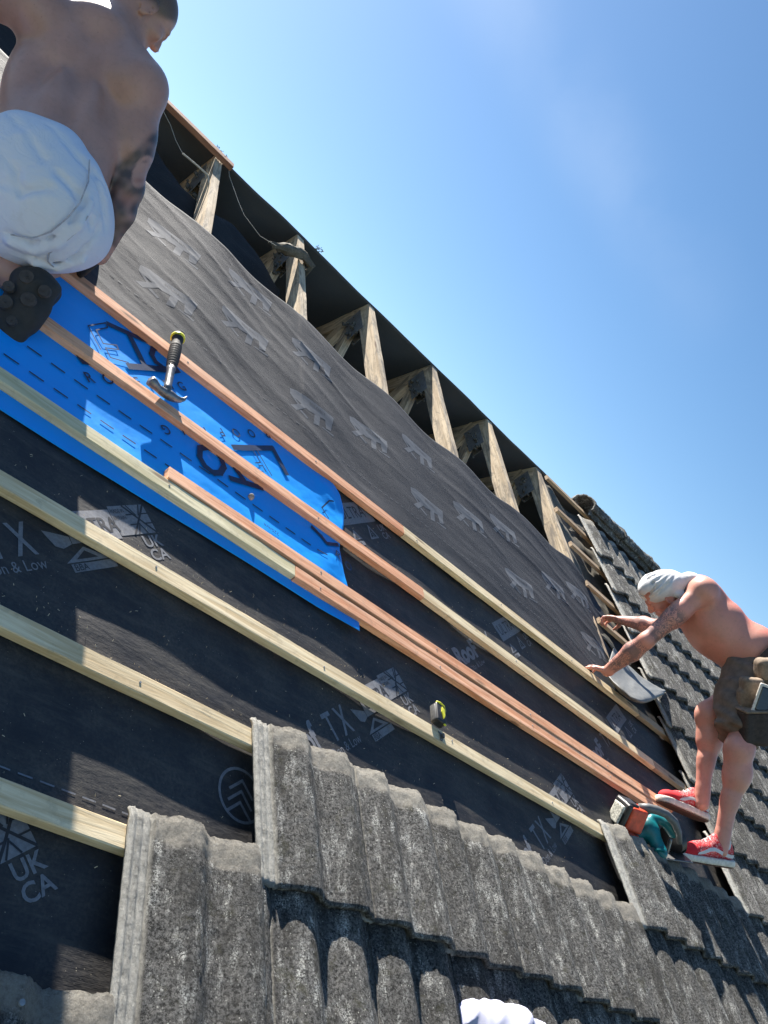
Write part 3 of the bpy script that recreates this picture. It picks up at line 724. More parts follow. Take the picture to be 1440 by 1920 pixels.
# ridge tiles bedded in mortar
def ridge_mesh(sd_):
    bm = bmesh.new(); R_ = .10; L = .455; n = 26; m_ = 20; T = []; B = []
    for i in range(m_+1):
        x = L*i/m_; r0 = []; r1 = []
        for k in range(n+1):
            a = math.radians(-8+196*k/n); rr = R_+(.012 if x < .03 else 0)+.010*noise.noise(Vector((x*14, a*3, sd_)))+.008*noise.noise(Vector((x*70, a*9, sd_)))
            r0.append(bm.verts.new((x, -math.cos(a)*rr*1.2, math.sin(a)*rr*.72))); r1.append(bm.verts.new((x, -math.cos(a)*(rr-.016)*1.2, math.sin(a)*(rr-.016)*.72)))
        T.append(r0); B.append(r1)
    for i in range(m_):
        for k in range(n):
            bm.faces.new((T[i][k], T[i+1][k], T[i+1][k+1], T[i][k+1])); bm.faces.new((B[i][k], B[i][k+1], B[i+1][k+1], B[i+1][k]))
    for Q, P, s_ in ((T[0], B[0], 1), (T[-1], B[-1], -1)):
        for k in range(n): bm.faces.new((Q[k], Q[k+1], P[k+1], P[k])[::s_])
    return bmmesh('ridge', bm)
def ridge_mortar(sd_):
    V, F = grid(lin(0, .452, 40), lin(0, 1, 10), lambda x, t: (x, -.075-.045*t-.03*noise.noise(Vector((x*22, t, sd_)))*t, -.005+.05*(1-t)-.05*t+.012*noise.noise(Vector((x*40, t*5, sd_)))))
    return mesh('rm', V, F)
RMs = [ridge_mesh(k*4.) for k in range(3)]; RMo = [ridge_mortar(k*3.) for k in range(3)]
zup = Matrix.Rotation(-TH, 4, 'X')
for i in range(13):
    u = 3.16+.45*i
    e = empty('ridge_tile', RT(u, RIDGE-.02, .045, zup), 'mortared half-round ridge tile at the broken end of the ridge' if i == 0 else 'weathered half-round ridge tile further along the intact ridge', 'ridge tile', 'ridge tiles' if i else 'ridge end')
    link('tile', RMs[i % 3], M_tile, e, smooth=True); link('mortar', RMo[i % 3], M_tile, e, smooth=True)
# ------------------------------------------------------------------ distance-field modelling
def cap(a, b, ra, rb, k=.02, fl=None): return ('c', np.array(a, float), np.array(b, float), ra, rb, k, fl)
def ell(c, r, ax=None, k=.02): return ('e', np.array(c, float), np.array(r, float), np.eye(3) if ax is None else np.array(ax, float), k)
def sub(p): return ('-',)+p
def pdist(P, pr):
    if pr[0] == 'c':
        _, a, b, ra, rb, k, fl = pr; ba = b-a; L2 = float(ba@ba)+1e-12
        q = P-a; h = np.clip((q@ba)/L2, 0, 1); r = q-h[..., None]*ba
        if fl is not None:
            d_, f = np.array(fl[0], float), fl[1]; d_ = d_/np.linalg.norm(d_); r = r+(r@d_)[..., None]*d_*(f-1)
        return np.linalg.norm(r, axis=-1)-(ra+(rb-ra)*h)
    if pr[0] == 'h':
        d = pdist(P, ('c',)+pr[1:5]+(0, None))
        for pt, n_ in pr[5]: d = np.maximum(d, (P-np.array(pt))@nrm(n_))
        return d
    if pr[0] == 'b':
        _, c, r, ax, rd, k = pr; q = np.abs((P-c)@ax.T)-r+rd
        return np.linalg.norm(np.maximum(q, 0), axis=-1)+np.minimum(q.max(axis=-1), 0)-rd
    _, c, r, ax, k = pr; q = (P-c)@ax.T; k0 = np.linalg.norm(q/r, axis=-1); k1 = np.linalg.norm(q/(r*r), axis=-1)+1e-9
    return k0*(k0-1)/k1
def pbox(pr):
    if pr[0] in 'ch': m = max(pr[3], pr[4]); return np.minimum(pr[1], pr[2])-m, np.maximum(pr[1], pr[2])+m
    m = float(np.linalg.norm(pr[2])) if pr[0] == 'b' else float(pr[2].max()); return pr[1]-m, pr[1]+m
def sdf_mesh(name, prims, h, planes=(), disp=None, extra=None):
    lo = np.min([pbox(p)[0] for p in prims if p[0] != '-'], axis=0)-3*h-.02; hi = np.max([pbox(p)[1] for p in prims if p[0] != '-'], axis=0)+3*h+.02
    n = np.ceil((hi-lo)/h).astype(int)+1
    ax = [lo[i]+h*np.arange(n[i]) for i in range(3)]
    D = np.full(tuple(n), .12, np.float32)
    for pr in prims:
        neg = pr[0] == '-'; p = pr[1:] if neg else pr; k = p[-2] if p[0] == 'c' else p[-1]
        a, b = pbox(p); m = k+.05
        i0 = np.maximum(0, np.floor((a-m-lo)/h).astype(int)); i1 = np.minimum(n, np.ceil((b+m-lo)/h).astype(int)+1)
        if np.any(i1 <= i0): continue
        sl_ = tuple(slice(x, y) for x, y in zip(i0, i1))
        P = np.stack(np.meshgrid(*[ax[i][sl_[i]] for i in range(3)], indexing='ij'), -1)
        d = pdist(P, p).astype(np.float32); d0 = D[sl_]
        if neg:
            d = -d; t = np.clip(.5-.5*(d0-d)/k, 0, 1) if k > 0 else 0; t = np.clip(.5+.5*(d-d0)/k, 0, 1); D[sl_] = d0*(1-t)+d*t+k*t*(1-t)
        else:
            t = np.clip(.5+.5*(d0-d)/k, 0, 1); D[sl_] = d0*(1-t)+d*t-k*t*(1-t)
    if planes or disp or extra:
        P = np.stack(np.meshgrid(*ax, indexing='ij'), -1)
        if disp: D = D+disp(P).astype(np.float32)
        for pt, nr in planes:
            nr = np.array(nr, float); nr /= np.linalg.norm(nr); d = ((P-np.array(pt))@nr).astype(np.float32); D = np.maximum(D, d)
    s = D < 0
    V, F = surfnet(D, s); V = V*h+lo
    return V, F
def surfnet(D, s):
    c = [s[i:s.shape[0]-1+i, j:s.shape[1]-1+j, k:s.shape[2]-1+k] for i in (0, 1) for j in (0, 1) for k in (0, 1)]
    tot = sum(x.astype(np.int8) for x in c); act = (tot > 0) & (tot < 8); idx = -np.ones(act.shape, np.int64)
    cells = np.argwhere(act); idx[act] = np.arange(len(cells))
    acc = np.zeros((len(cells), 3)); cn = np.zeros(len(cells)); I, J, K = cells.T
    offs = [(i, j, k) for i in (0, 1) for j in (0, 1) for k in (0, 1)]
    for a in offs:
        for d in range(3):
            if a[d]: continue
            b = list(a); b[d] = 1
            va = D[I+a[0], J+a[1], K+a[2]]; vb = D[I+b[0], J+b[1], K+b[2]]; x = (va < 0) != (vb < 0)
            t = np.where(x, va/(va-vb+1e-20), 0); p = np.tile(np.array(a, float), (len(cells), 1)); p[:, d] += t
            acc[x] += p[x]; cn[x] += 1
    V = cells+acc/cn[:, None]
    F = []
    for d in range(3):
        e, f = [(1, 2), (2, 0), (0, 1)][d]
        A = s.take(range(s.shape[d]-1), axis=d); B = s.take(range(1, s.shape[d]), axis=d); x = A != B
        # edges interior in e,f
        g = np.argwhere(x); g = g[(g[:, e] > 0) & (g[:, f] > 0) & (g[:, e] < s.shape[e]-1) & (g[:, f] < s.shape[f]-1)]
        flip = A[tuple(g.T)]
        def gi(de, df):
            q = g.copy(); q[:, e] += de; q[:, f] += df; return idx[tuple(q.T)]
        q = np.stack([gi(-1, -1), gi(0, -1), gi(0, 0), gi(-1, 0)], 1); q[~flip] = q[~flip][:, ::-1]
        F.append(q[(q >= 0).all(1)])
    return V, np.concatenate(F)
def smooth_np(V, F, it=1, lam=.5):
    n = len(V); e = np.concatenate([F[:, [0, 1]], F[:, [1, 2]], F[:, [2, 3]], F[:, [3, 0]]])
    for _ in range(it):
        A = np.zeros_like(V); c = np.zeros(n)
        for k in range(3):
            A[:, k] = np.bincount(e[:, 0], V[e[:, 1], k], n)+np.bincount(e[:, 1], V[e[:, 0], k], n)
        c = np.bincount(e[:, 0], minlength=n)+np.bincount(e[:, 1], minlength=n)
        V = V+(A/c[:, None]-V)*lam
    return V
def sdf_obj(name, prims, h, mat, parent, base, planes=(), disp=None, attrs=None, sm=1):
    V, F = sdf_mesh(name, prims, h, planes, disp); V = smooth_np(V, F, sm)
    me = bpy.data.meshes.new(name); L = V-np.array(base)
    me.vertices.add(len(L)); me.vertices.foreach_set('co', L.astype(np.float32).ravel())
    me.loops.add(F.size); me.loops.foreach_set('vertex_index', F.astype(np.int32).ravel())
    me.polygons.add(len(F)); me.polygons.foreach_set('loop_start', np.arange(0, F.size, 4, dtype=np.int32))
    me.polygons.foreach_set('use_smooth', np.ones(len(F), bool)); me.update(); me.validate()
    for k, fn in (attrs or {}).items():
        a = me.attributes.new(k, 'FLOAT', 'POINT'); a.data.foreach_set('value', np.asarray(fn(V), np.float32))
    return link(name, me, mat, parent)
def nrm(v): v = np.array(v, float); return v/np.linalg.norm(v)
def orth(a, b): a = nrm(a); b = np.array(b, float); return nrm(b-a*(a@b))
def hand(wr, dr, pn, side, s=1., curl=.5, spread=.12, kf=.006):
    """wr wrist, dr pointing direction, pn palm-facing normal, side = thumb direction"""
    dr = nrm(dr); pn = orth(dr, pn); sd_ = orth(dr, side); sd_ = nrm(sd_-pn*(sd_@pn)); o = []
    wr = np.array(wr); pc = wr+dr*.052*s
    o.append(('e', pc, np.array([.054, .043, .017])*s, np.array([dr, sd_, pn]), .012))
    o.append(cap(wr-dr*.02*s, wr+dr*.02*s, .024*s, .024*s, .015, (pn, 1.4)))
    Ls = (.072, .080, .074, .058)
    for i, L in enumerate(Ls):
        y = (.030-.020*i)*s; p = wr+dr*.092*s*(1-.04*abs(i-1))+sd_*y; d = nrm(dr+sd_*spread*(1.2-.8*i)); a = curl*.35
        for j, fr in enumerate((.45, .31, .24)):
            dd = nrm(d*math.cos(a)+pn*math.sin(a)); q = p+dd*L*fr*s; r = (.0092-.0010*j)*s*(.92 if i == 3 else 1)
            o.append(cap(p, q, r, r-.0008, kf)); p = q; a += curl*.75
    p = wr+dr*.022*s+sd_*.030*s+pn*.004; d = nrm(dr*.65+sd_*.75+pn*.25)
    for L, r in ((.042, .013), (.032, .0105), (.026, .0095)):
        q = p+d*L*s; o.append(cap(p, q, r*s, (r-.001)*s, .010)); p = q; d = nrm(d*.85+dr*.35+pn*.18)
    return o
def head(c, fw, upv, s=1., k=.012):
    fw = nrm(fw); u = orth(fw, upv); l = np.cross(u, fw); X = np.array([fw, l, u]); P = lambda a, b, d: np.array(c)+(fw*a+l*b+u*d)*s
    o = [('e', P(-.012, 0, .035), np.array([.098, .077, .083])*s, X, .02), ('e', P(.018, 0, -.03), np.array([.070, .064, .075])*s, X, .02),
         ('e', P(.045, 0, -.085), np.array([.036, .036, .028])*s, X, .025), ('e', P(-.04, 0, -.03), np.array([.055, .058, .06])*s, X, .025),
         cap(P(.086, 0, .012), P(.103, 0, -.026), .008*s, .012*s, .012), cap(P(.096, -.012, -.030), P(.096, .012, -.030), .008*s, .008*s, .006),
         cap(P(.080, -.032, .026), P(.086, 0, .022), .009*s, .007*s, .012), cap(P(.080, .032, .026), P(.086, 0, .022), .009*s, .007*s, .012),
         cap(P(.080, -.020, -.058), P(.086, 0, -.057), .005*s, .0062*s, .006), cap(P(.080, .020, -.058), P(.086, 0, -.057), .005*s, .0062*s, .006),
         cap(P(.077, -.017, -.069), P(.084, 0, -.070), .0055*s, .0068*s, .006), cap(P(.077, .017, -.069), P(.084, 0, -.070), .0055*s, .0068*s, .006),
         ('e', P(.060, -.045, -.018), np.array([.022, .018, .018])*s, X, .02), ('e', P(.060, .045, -.018), np.array([.022, .018, .018])*s, X, .02)]
    for b in (-1, 1):
        o.append(sub(('e', P(.090, .031*b, .006), np.array([.014, .018, .011])*s, X, .010)))
        o.append(('e', P(.076, .031*b, .005), np.array([.012, .013, .010])*s, X, .003))
        e = P(-.012, .080*b, -.008); o.append(('e', e, np.array([.022, .008, .034])*s, np.array([nrm(fw+l*.25*-b), nrm(l*b+fw*-.3), u]), .005))
        o.append(sub(('e', e+l*b*.008*s+fw*.003, np.array([.012, .006, .020])*s, X, .004)))
        o.append(cap(P(-.014, .078*b, -.042), P(-.006, .076*b, -.040), .008*s, .008*s, .006))
    return o
def hcap(a, b, ra, rb, cuts, k=.02): return ('h', np.array(a, float), np.array(b, float), ra, rb, cuts, k)
def segd(V, a, b): a = np.array(a); b = np.array(b); t = np.clip(((V-a)@(b-a))/((b-a)@(b-a)), 0, 1); return np.linalg.norm(V-a-t[:, None]*(b-a), axis=1), t
def sstep(x, a, b): t = np.clip((x-a)/(b-a), 0, 1); return t*t*(3-2*t)
# ------------------------------------------------------------------ bending man at the right
def bend_man():
    pel = at(1445, 1275, 4.08); wst = at(1402, 1222, 4.14); mid = at(1345, 1172, 4.21); che = at(1302, 1134, 4.27); nk = at(1278, 1112, 4.28)
    Sp = nrm(che-pel); cl = cdir(0, 0, -1); L = orth(Sp, cl+cdir(.55, -.55, 0)*.32); B = np.cross(L, Sp); B = B if B@cdir(.7, -.7, 0) > 0 else -B
    AX = np.array([B, L, Sp])
    base = at(1330, 1600, 3.85)
    e = empty('person', Matrix.Translation(Vector(base)), 'bare-chested man bending to the roof, white cloth on his head, red shoes', 'person')
    sN = che+L*.175-B*.005+Sp*.01; sF = che-L*.175+Sp*.01
    elN = at(1212, 1201, 4.10); wrN = at(1138, 1259, 4.22); elF = at(1232, 1175, 4.62); wrF = at(1165, 1163, 4.82)
    hN = at(1428, 1290, 4.0); kN = at(1386, 1405, 3.80); anN = at(1353, 1576, 3.73); hF = at(1440, 1262, 4.18); kF = at(1330, 1340, 4.08); anF = at(1317, 1490, 3.95)
    hc = at(1243, 1116, 4.24); fw = cdir(-.72, .62, .15); uh = cdir(-.5, -.85, -.1)
    P = [ell(pel, (.135, .17, .13), AX, .05), ell(wst, (.145, .165, .14), AX, .06), ell(mid-B*.005, (.135, .172, .15), AX, .06), ell(che-B*.0, (.115, .178, .13), AX, .06),
         ell(che+L*.09+B*.055, (.05, .08, .10), AX, .04), ell(che-L*.09+B*.055, (.05, .08, .10), AX, .04),
         ell(mid-B*.085+Sp*-.02, (.06, .12, .13), AX, .06),
         cap(che+Sp*.09, hc-uh*.03-fw*.02, .070, .058, .04), cap(che+Sp*.06+L*.05, sN, .06, .058, .05), cap(che+Sp*.06-L*.05, sF, .06, .058, .05)]
    for sh, el_, wr, r in ((sN, elN, wrN, 1.), (sF, elF, wrF, .95)):
        P += [ell(sh, (.060*r, .058*r, .062*r), AX, .03), cap(sh, sh+(el_-sh)*.55, .052*r, .050*r, .02), cap(sh+(el_-sh)*.4, el_, .050*r, .038*r, .02),
              cap(el_, el_+(wr-el_)*.35, .040*r, .046*r, .02), cap(el_+(wr-el_)*.35, wr, .046*r, .027*r, .02)]
    P += head(hc, fw, uh, .98)
    for hp, kn, an in ((hN, kN, anN), (hF, kF, anF)):
        d = nrm(an-kn); bk = orth(d, cdir(.9, .2, .3))
        P += [cap(hp, kn, .092, .060, .03), ell(kn-bk*.004, (.056, .056, .066), None, .03), cap(kn, kn+d*.12+bk*.012, .056, .060, .03), cap(kn+d*.10+bk*.020, kn+d*.24+bk*.006, .057, .038, .03),
              cap(kn+d*.22, an, .040, .032, .02), cap(an-d*.03, an+d*.04, .032, .036, .015)]
    # hands: near one pressed on the batten, far one gripping the old stub
    P += hand(wrN, at(1108, 1249, 4.30)-wrN, W(0, 0, -1)-W(0, 0, 0), cdir(0, -1, 0), .80, 1.0, .05)
    P += hand(wrF, at(1128, 1157, 4.93)-wrF, W(0, 0, -1)-W(0, 0, 0), cdir(.2, 1, 0), .95, 1.1)
    def tat(V):
        d1, t1 = segd(V, elN, wrN); d2, t2 = segd(V, sN, elN); d3, _ = segd(V, elF, wrF); d4, _ = segd(V, kN+Vv(0, 0, 0), kN+nrm(anN-kN)*.02)
        return np.maximum.reduce([sstep(-d1, -.075, -.055)*sstep(t1, 0., .1)*sstep(1-t1, .08, .2), sstep(-d2, -.08, -.06)*sstep(t2, .38, .5)*sstep(1-t2, .02, .1)*.95, sstep(-d3, -.07, -.05)*.8])
    def red(V): return sstep((V-che)@B, .02, .12)*np.clip(((V-pel)@Sp+.1)/.1, 0, 1)
    def hairf(V): q = V-hc; return sstep(q@uh*.7-q@fw*.8, .03, .06)*(np.linalg.norm(q, axis=1) < .13)
    sdf_obj('body', P, .0052, M_skinR, e, base, attrs={'tat': tat, 'red': red, 'hair': hairf, 'ink': lambda V: V[:, 0]*0, 'ink2': lambda V: V[:, 0]*0}, sm=2)
    # head cloth
    X = np.array([fw, np.cross(uh, fw), uh])
    C = [('e', hc+uh*.045-fw*.012, np.array([.112, .093, .086]), X, .02), ('e', hc-fw*.095+uh*.0, np.array([.055, .06, .055]), X, .03), ('e', hc-fw*.15-uh*.015+X[1]*.01, np.array([.05, .045, .04]), X, .02),
         cap(hc-fw*.15-uh*.02, hc-fw*.21-uh*.05, .03, .014, .02), cap(hc-fw*.06+X[1]*.075-uh*.02, hc-fw*.10+X[1]*.06-uh*.10, .022, .03, .02), cap(hc-fw*.06-X[1]*.075-uh*.02, hc-fw*.10-X[1]*.06-uh*.10, .022, .03, .02)]
    C.append(sub(('e', hc+fw*.075-uh*.05, np.array([.07, .10, .072]), X, .008)))
    for k_ in range(9):
        a_k = math.radians(-95+24*k_+random.uniform(-5, 5)); arc = []
        for t_ in (22, 48, 75, 102, 130, 155):
            t2 = math.radians(t_+random.uniform(-3, 3)); a2 = a_k*(1-.25*t_/155.); d3 = np.array([math.cos(t2), math.sin(a2)*math.sin(t2), math.cos(a2)*math.sin(t2)])
            arc.append(hc+uh*.045-fw*.012+(d3*np.array([.112, .093, .086]))@X)
        for a_, b_ in zip(arc[:-1], arc[1:]): C.append(sub(cap(a_, b_, .0045, .0045, .010)))
    def fold(Pq):
        q = Pq-hc; a = q@X[0]; b = q@X[2]; c = q@X[1]
        return .004*np.abs(np.sin(34*(b+.6*a)+2.5*np.sin(20*c)))+.003*np.abs(np.sin(55*(b*.5+a*.8)+14*c))-.003
    sdf_obj('head_cloth', C, .004, M_white, e, base, disp=fold)
    # shorts
    hemN = at(1377, 1382, 3.84); hemF = at(1372, 1312, 4.12); dN = nrm(hemN-hN); dF = nrm(hemF-hF)
    wp = wst-Sp*.075
    Q = [hcap(hN-dN*.05, hemN+dN*.06, .118, .098, [(hemN, dN)], .03), hcap(hF-dF*.05, hemF+dF*.06, .115, .105, [(hemF, dF)], .03),
         ('h', pel-Sp*.02, pel+Sp*.12, .172, .168, [(wp, Sp)], .03)]
    Q += [ell(at(1392, 1302, 3.98), (.10, .11, .13), None, .05), cap(at(1400, 1262, 4.06), at(1385, 1340, 3.92), .11, .10, .05)]
    def wr_(Pq):
        q = Pq-hN; return .006*np.sin(38*(q@L)+30*(q@Sp)+5*np.sin(22*(q@B)))+.004*np.sin(60*(q@B)+25*(q@dN))
    sdf_obj('shorts', Q, .0065, M_khaki, e, base, disp=wr_)
    # shoes and socks
    M_shoe = NT('red_patterned_canvas', .85)
    ch = M_shoe.voro(150, out='Distance'); nn_ = M_shoe.noise(130, 2, .5, dist=1.5)
    pt = M_shoe.math('MULTIPLY', M_shoe.ramp(nn_, [(.53, 0.), (.56, .65)]), M_shoe.attr('pat')); M_shoe.col(M_shoe.mix(pt, (.50, .010, .018), (.66, .40, .38))); M_shoe = M_shoe.m
    def shoe(toe, heel, upv, an, lab):
        toe = np.array(toe); heel = np.array(heel); x = nrm(toe-heel); z = orth(x, upv); y = np.cross(z, x); ln = np.linalg.norm(toe-heel); X = np.array([x, y, z])
        T = lambda a, b, c: heel+x*(a*ln/.30)+y*b+z*c
        up_ = [('e', T(.232, 0, .036), np.array([.060, .043, .034]), X, .02), cap(T(.19, 0, .046), T(.11, 0, .058), .038, .042, .02), ('e', T(.055, 0, .055), np.array([.047, .036, .052]), X, .02),
               cap(T(.125, 0, .082), T(.105, 0, .108), .027, .022, .015), ('e', T(.09, 0, .07), np.array([.06, .037, .04]), X, .02)]
        full = list(up_)+[sub(('e', T(.062, 0, .135), np.array([.043, .025, .055]), X, .006))]
        sh = empty('shoe', Matrix.Translation(Vector(base)), None); sh.parent = e; sh.matrix_basis = Matrix.Identity(4)
        o = sdf_obj('upper', full, .0042, M_shoe, sh, base, planes=[(T(0, 0, .018), -z)], attrs={'pat': lambda V: sstep((V-heel)@x, .03, .05)*(1-sstep((V-heel)@x, ln*.66, ln*.72))})
        sl_ = [cap(T(.048, 0, .015), T(.25, 0, .015), .046, .049, .03), cap(T(.06, 0, .015), T(.17, 0, .015), .044, .045, .03)]
        sdf_obj('sole', sl_, .0042, M_sole, sh, base, planes=[(T(0, 0, .030), z), (T(0, 0, .002), -z)])
        sdf_obj('outsole', [cap(T(.048, 0, .0), T(.25, 0, .0), .044, .047, .03)], .0045, M_gum, sh, base, planes=[(T(0, 0, .001), z), (T(0, 0, -.006), -z)])
        def surf(a, c, sg):
            lo_, hi_ = 0., .08
            for _ in range(18):
                m_ = (lo_+hi_)/2; d = min(pdist(T(a, sg*m_, c)[None], q)[0] for q in up_)
                if d < 0.0: lo_ = m_
                else: hi_ = m_
            return T(a, sg*(lo_+.0055), c)
        path = [(.032, .046), (.060, .047), (.09, .052), (.115, .061), (.136, .067), (.156, .063), (.185, .048), (.215, .036)]
        bm = bmesh.new()
        for sg in (-1, 1):
            rows = []
            for i in range(22):
                t = i/21*(len(path)-1); k = min(int(t), len(path)-2); f = t-k; a = path[k][0]*(1-f)+path[k+1][0]*f; c = path[k][1]*(1-f)+path[k+1][1]*f
                wd = .0078*(1 if i < 19 else (21-i)/3+.2)
                rows.append([bm.verts.new(Vector(surf(a, c+dz, sg)-base)) for dz in (-wd, 0, wd)])
            for r0, r1 in zip(rows[:-1], rows[1:]):
                for k in range(2): bm.faces.new((r0[k], r0[k+1], r1[k+1], r1[k]))
        link('side_stripe', bmmesh('stripe', bm), M_white, sh)
        bm = bmesh.new()
        for i in range(5):
            a = .118+.020*i; c = .118-.0125*i; tube(bm, [Vector(T(a, s_, c+.004*(1-abs(s_)/.022)-.016*(abs(s_)/.022))-base) for s_ in (-.024, -.012, 0, .012, .024)], .0033, 6)
        link('laces', bmmesh('lace', bm), M_white, sh, smooth=True)
        k = nrm(kdir(an, heel)); sdf_obj('sock', [cap(T(.066, 0, .06), T(.070, 0, .112), .038, .036, .01)], .0045, M_white, e, base, planes=[(T(.07, 0, .104), z+x*.30)])
    def kdir(a, b): return np.array(a)-np.array(b)
    shoe(at(1258, 1606, 3.62), at(1374, 1624, 3.76), cdir(.12, -.97, .12), anN, '')
    shoe(at(1231, 1500, 3.87), at(1326, 1542, 3.99), cdir(.30, -.80, .40), anF, '')
    # tool belt
    Xp = cdir(.97, .02, .12); Yp = orth(Xp, cdir(.05, -1, .0)); Zp = np.cross(Xp, Yp)
    if Zp@cdir(0, 0, -1) < 0: Zp = -Zp
    AXp = np.array([Xp, Yp, Zp]); hb = np.array(at(1440, 1330, 3.8))
    tb = empty('tool_belt', Matrix.Translation(Vector(hb)), 'brown and tan tool belt with a big dark pouch hanging at the bending man\'s hip', 'tool belt')
    b = lambda px, py, d, rx, ry, rz, rd=.012, k=.004: ('b', np.array(at(px, py, d)), np.array([rx, ry, rz]), AXp, rd, k)
    sdf_obj('pouch', [b(1428, 1362, 3.80, .105, .082, .045, .02)], .006, M_leather, tb, hb, disp=lambda Pq: .003*np.sin(50*((Pq-hb)@Xp))+.012*np.clip(-((Pq-hb)@Yp)*2.2, -.2, 1)*0)
    sdf_obj('pouch_rim', [b(1430, 1331, 3.79, .110, .006, .050, .005)], .004, M_suede, tb, hb)
    sdf_obj('pocket', [b(1410, 1300, 3.84, .052, .075, .035, .02), b(1395, 1315, 3.84, .035, .06, .03, .02)], .0055, M_suede, tb, hb, disp=lambda Pq: .004*np.sin(45*((Pq-hb)@Xp)+20*((Pq-hb)@Yp)))
    sdf_obj('pocket', [b(1447, 1254, 3.88, .075, .055, .045, .03)], .0055, M_suede, tb, hb, disp=lambda Pq: .005*np.sin(40*((Pq-hb)@Xp)))
    bm = bmesh.new(); pts = []
    for k in range(41):
        a = 2*math.pi*k/40; pts.append(Vector(wp+Sp*-.02+L*.176*math.cos(a)+B*.168*math.sin(a)+Sp*.03*math.cos(a)-hb))
    for k in range(40):
        p0, p1 = pts[k], pts[k+1]; s_ = Vector(Sp)*.022; bm.faces.new([bm.verts.new(q) for q in (p0-s_, p1-s_, p1+s_, p0+s_)])
    bmesh.ops.remove_doubles(bm, verts=bm.verts, dist=.0005)
    o = link('belt', bmmesh('belt', bm), M_leather, tb); m = o.modifiers.new('t', 'SOLIDIFY'); m.thickness = .006; m.offset = 1
    # phone
    c = np.array(at(1432, 1312, 3.765)); ph = empty('mobile_phone', Matrix.Translation(Vector(c)), 'phone in a pale case sticking out of the tool pouch', 'phone')
    Y2 = orth(Zp, Yp+Xp*.35); X2 = np.cross(Y2, Zp); A2 = np.array([X2, Y2, Zp])
    sdf_obj('case', [('b', c, np.array([.042, .07, .007]), A2, .006, .002)], .004, M_sole, ph, c)
    sdf_obj('screen', [('b', c+Zp*.004, np.array([.033, .058, .0055]), A2, .004, .002)], .0035, M_phone, ph, c)
def Vv(*a): return np.array(a, float)
bend_man()
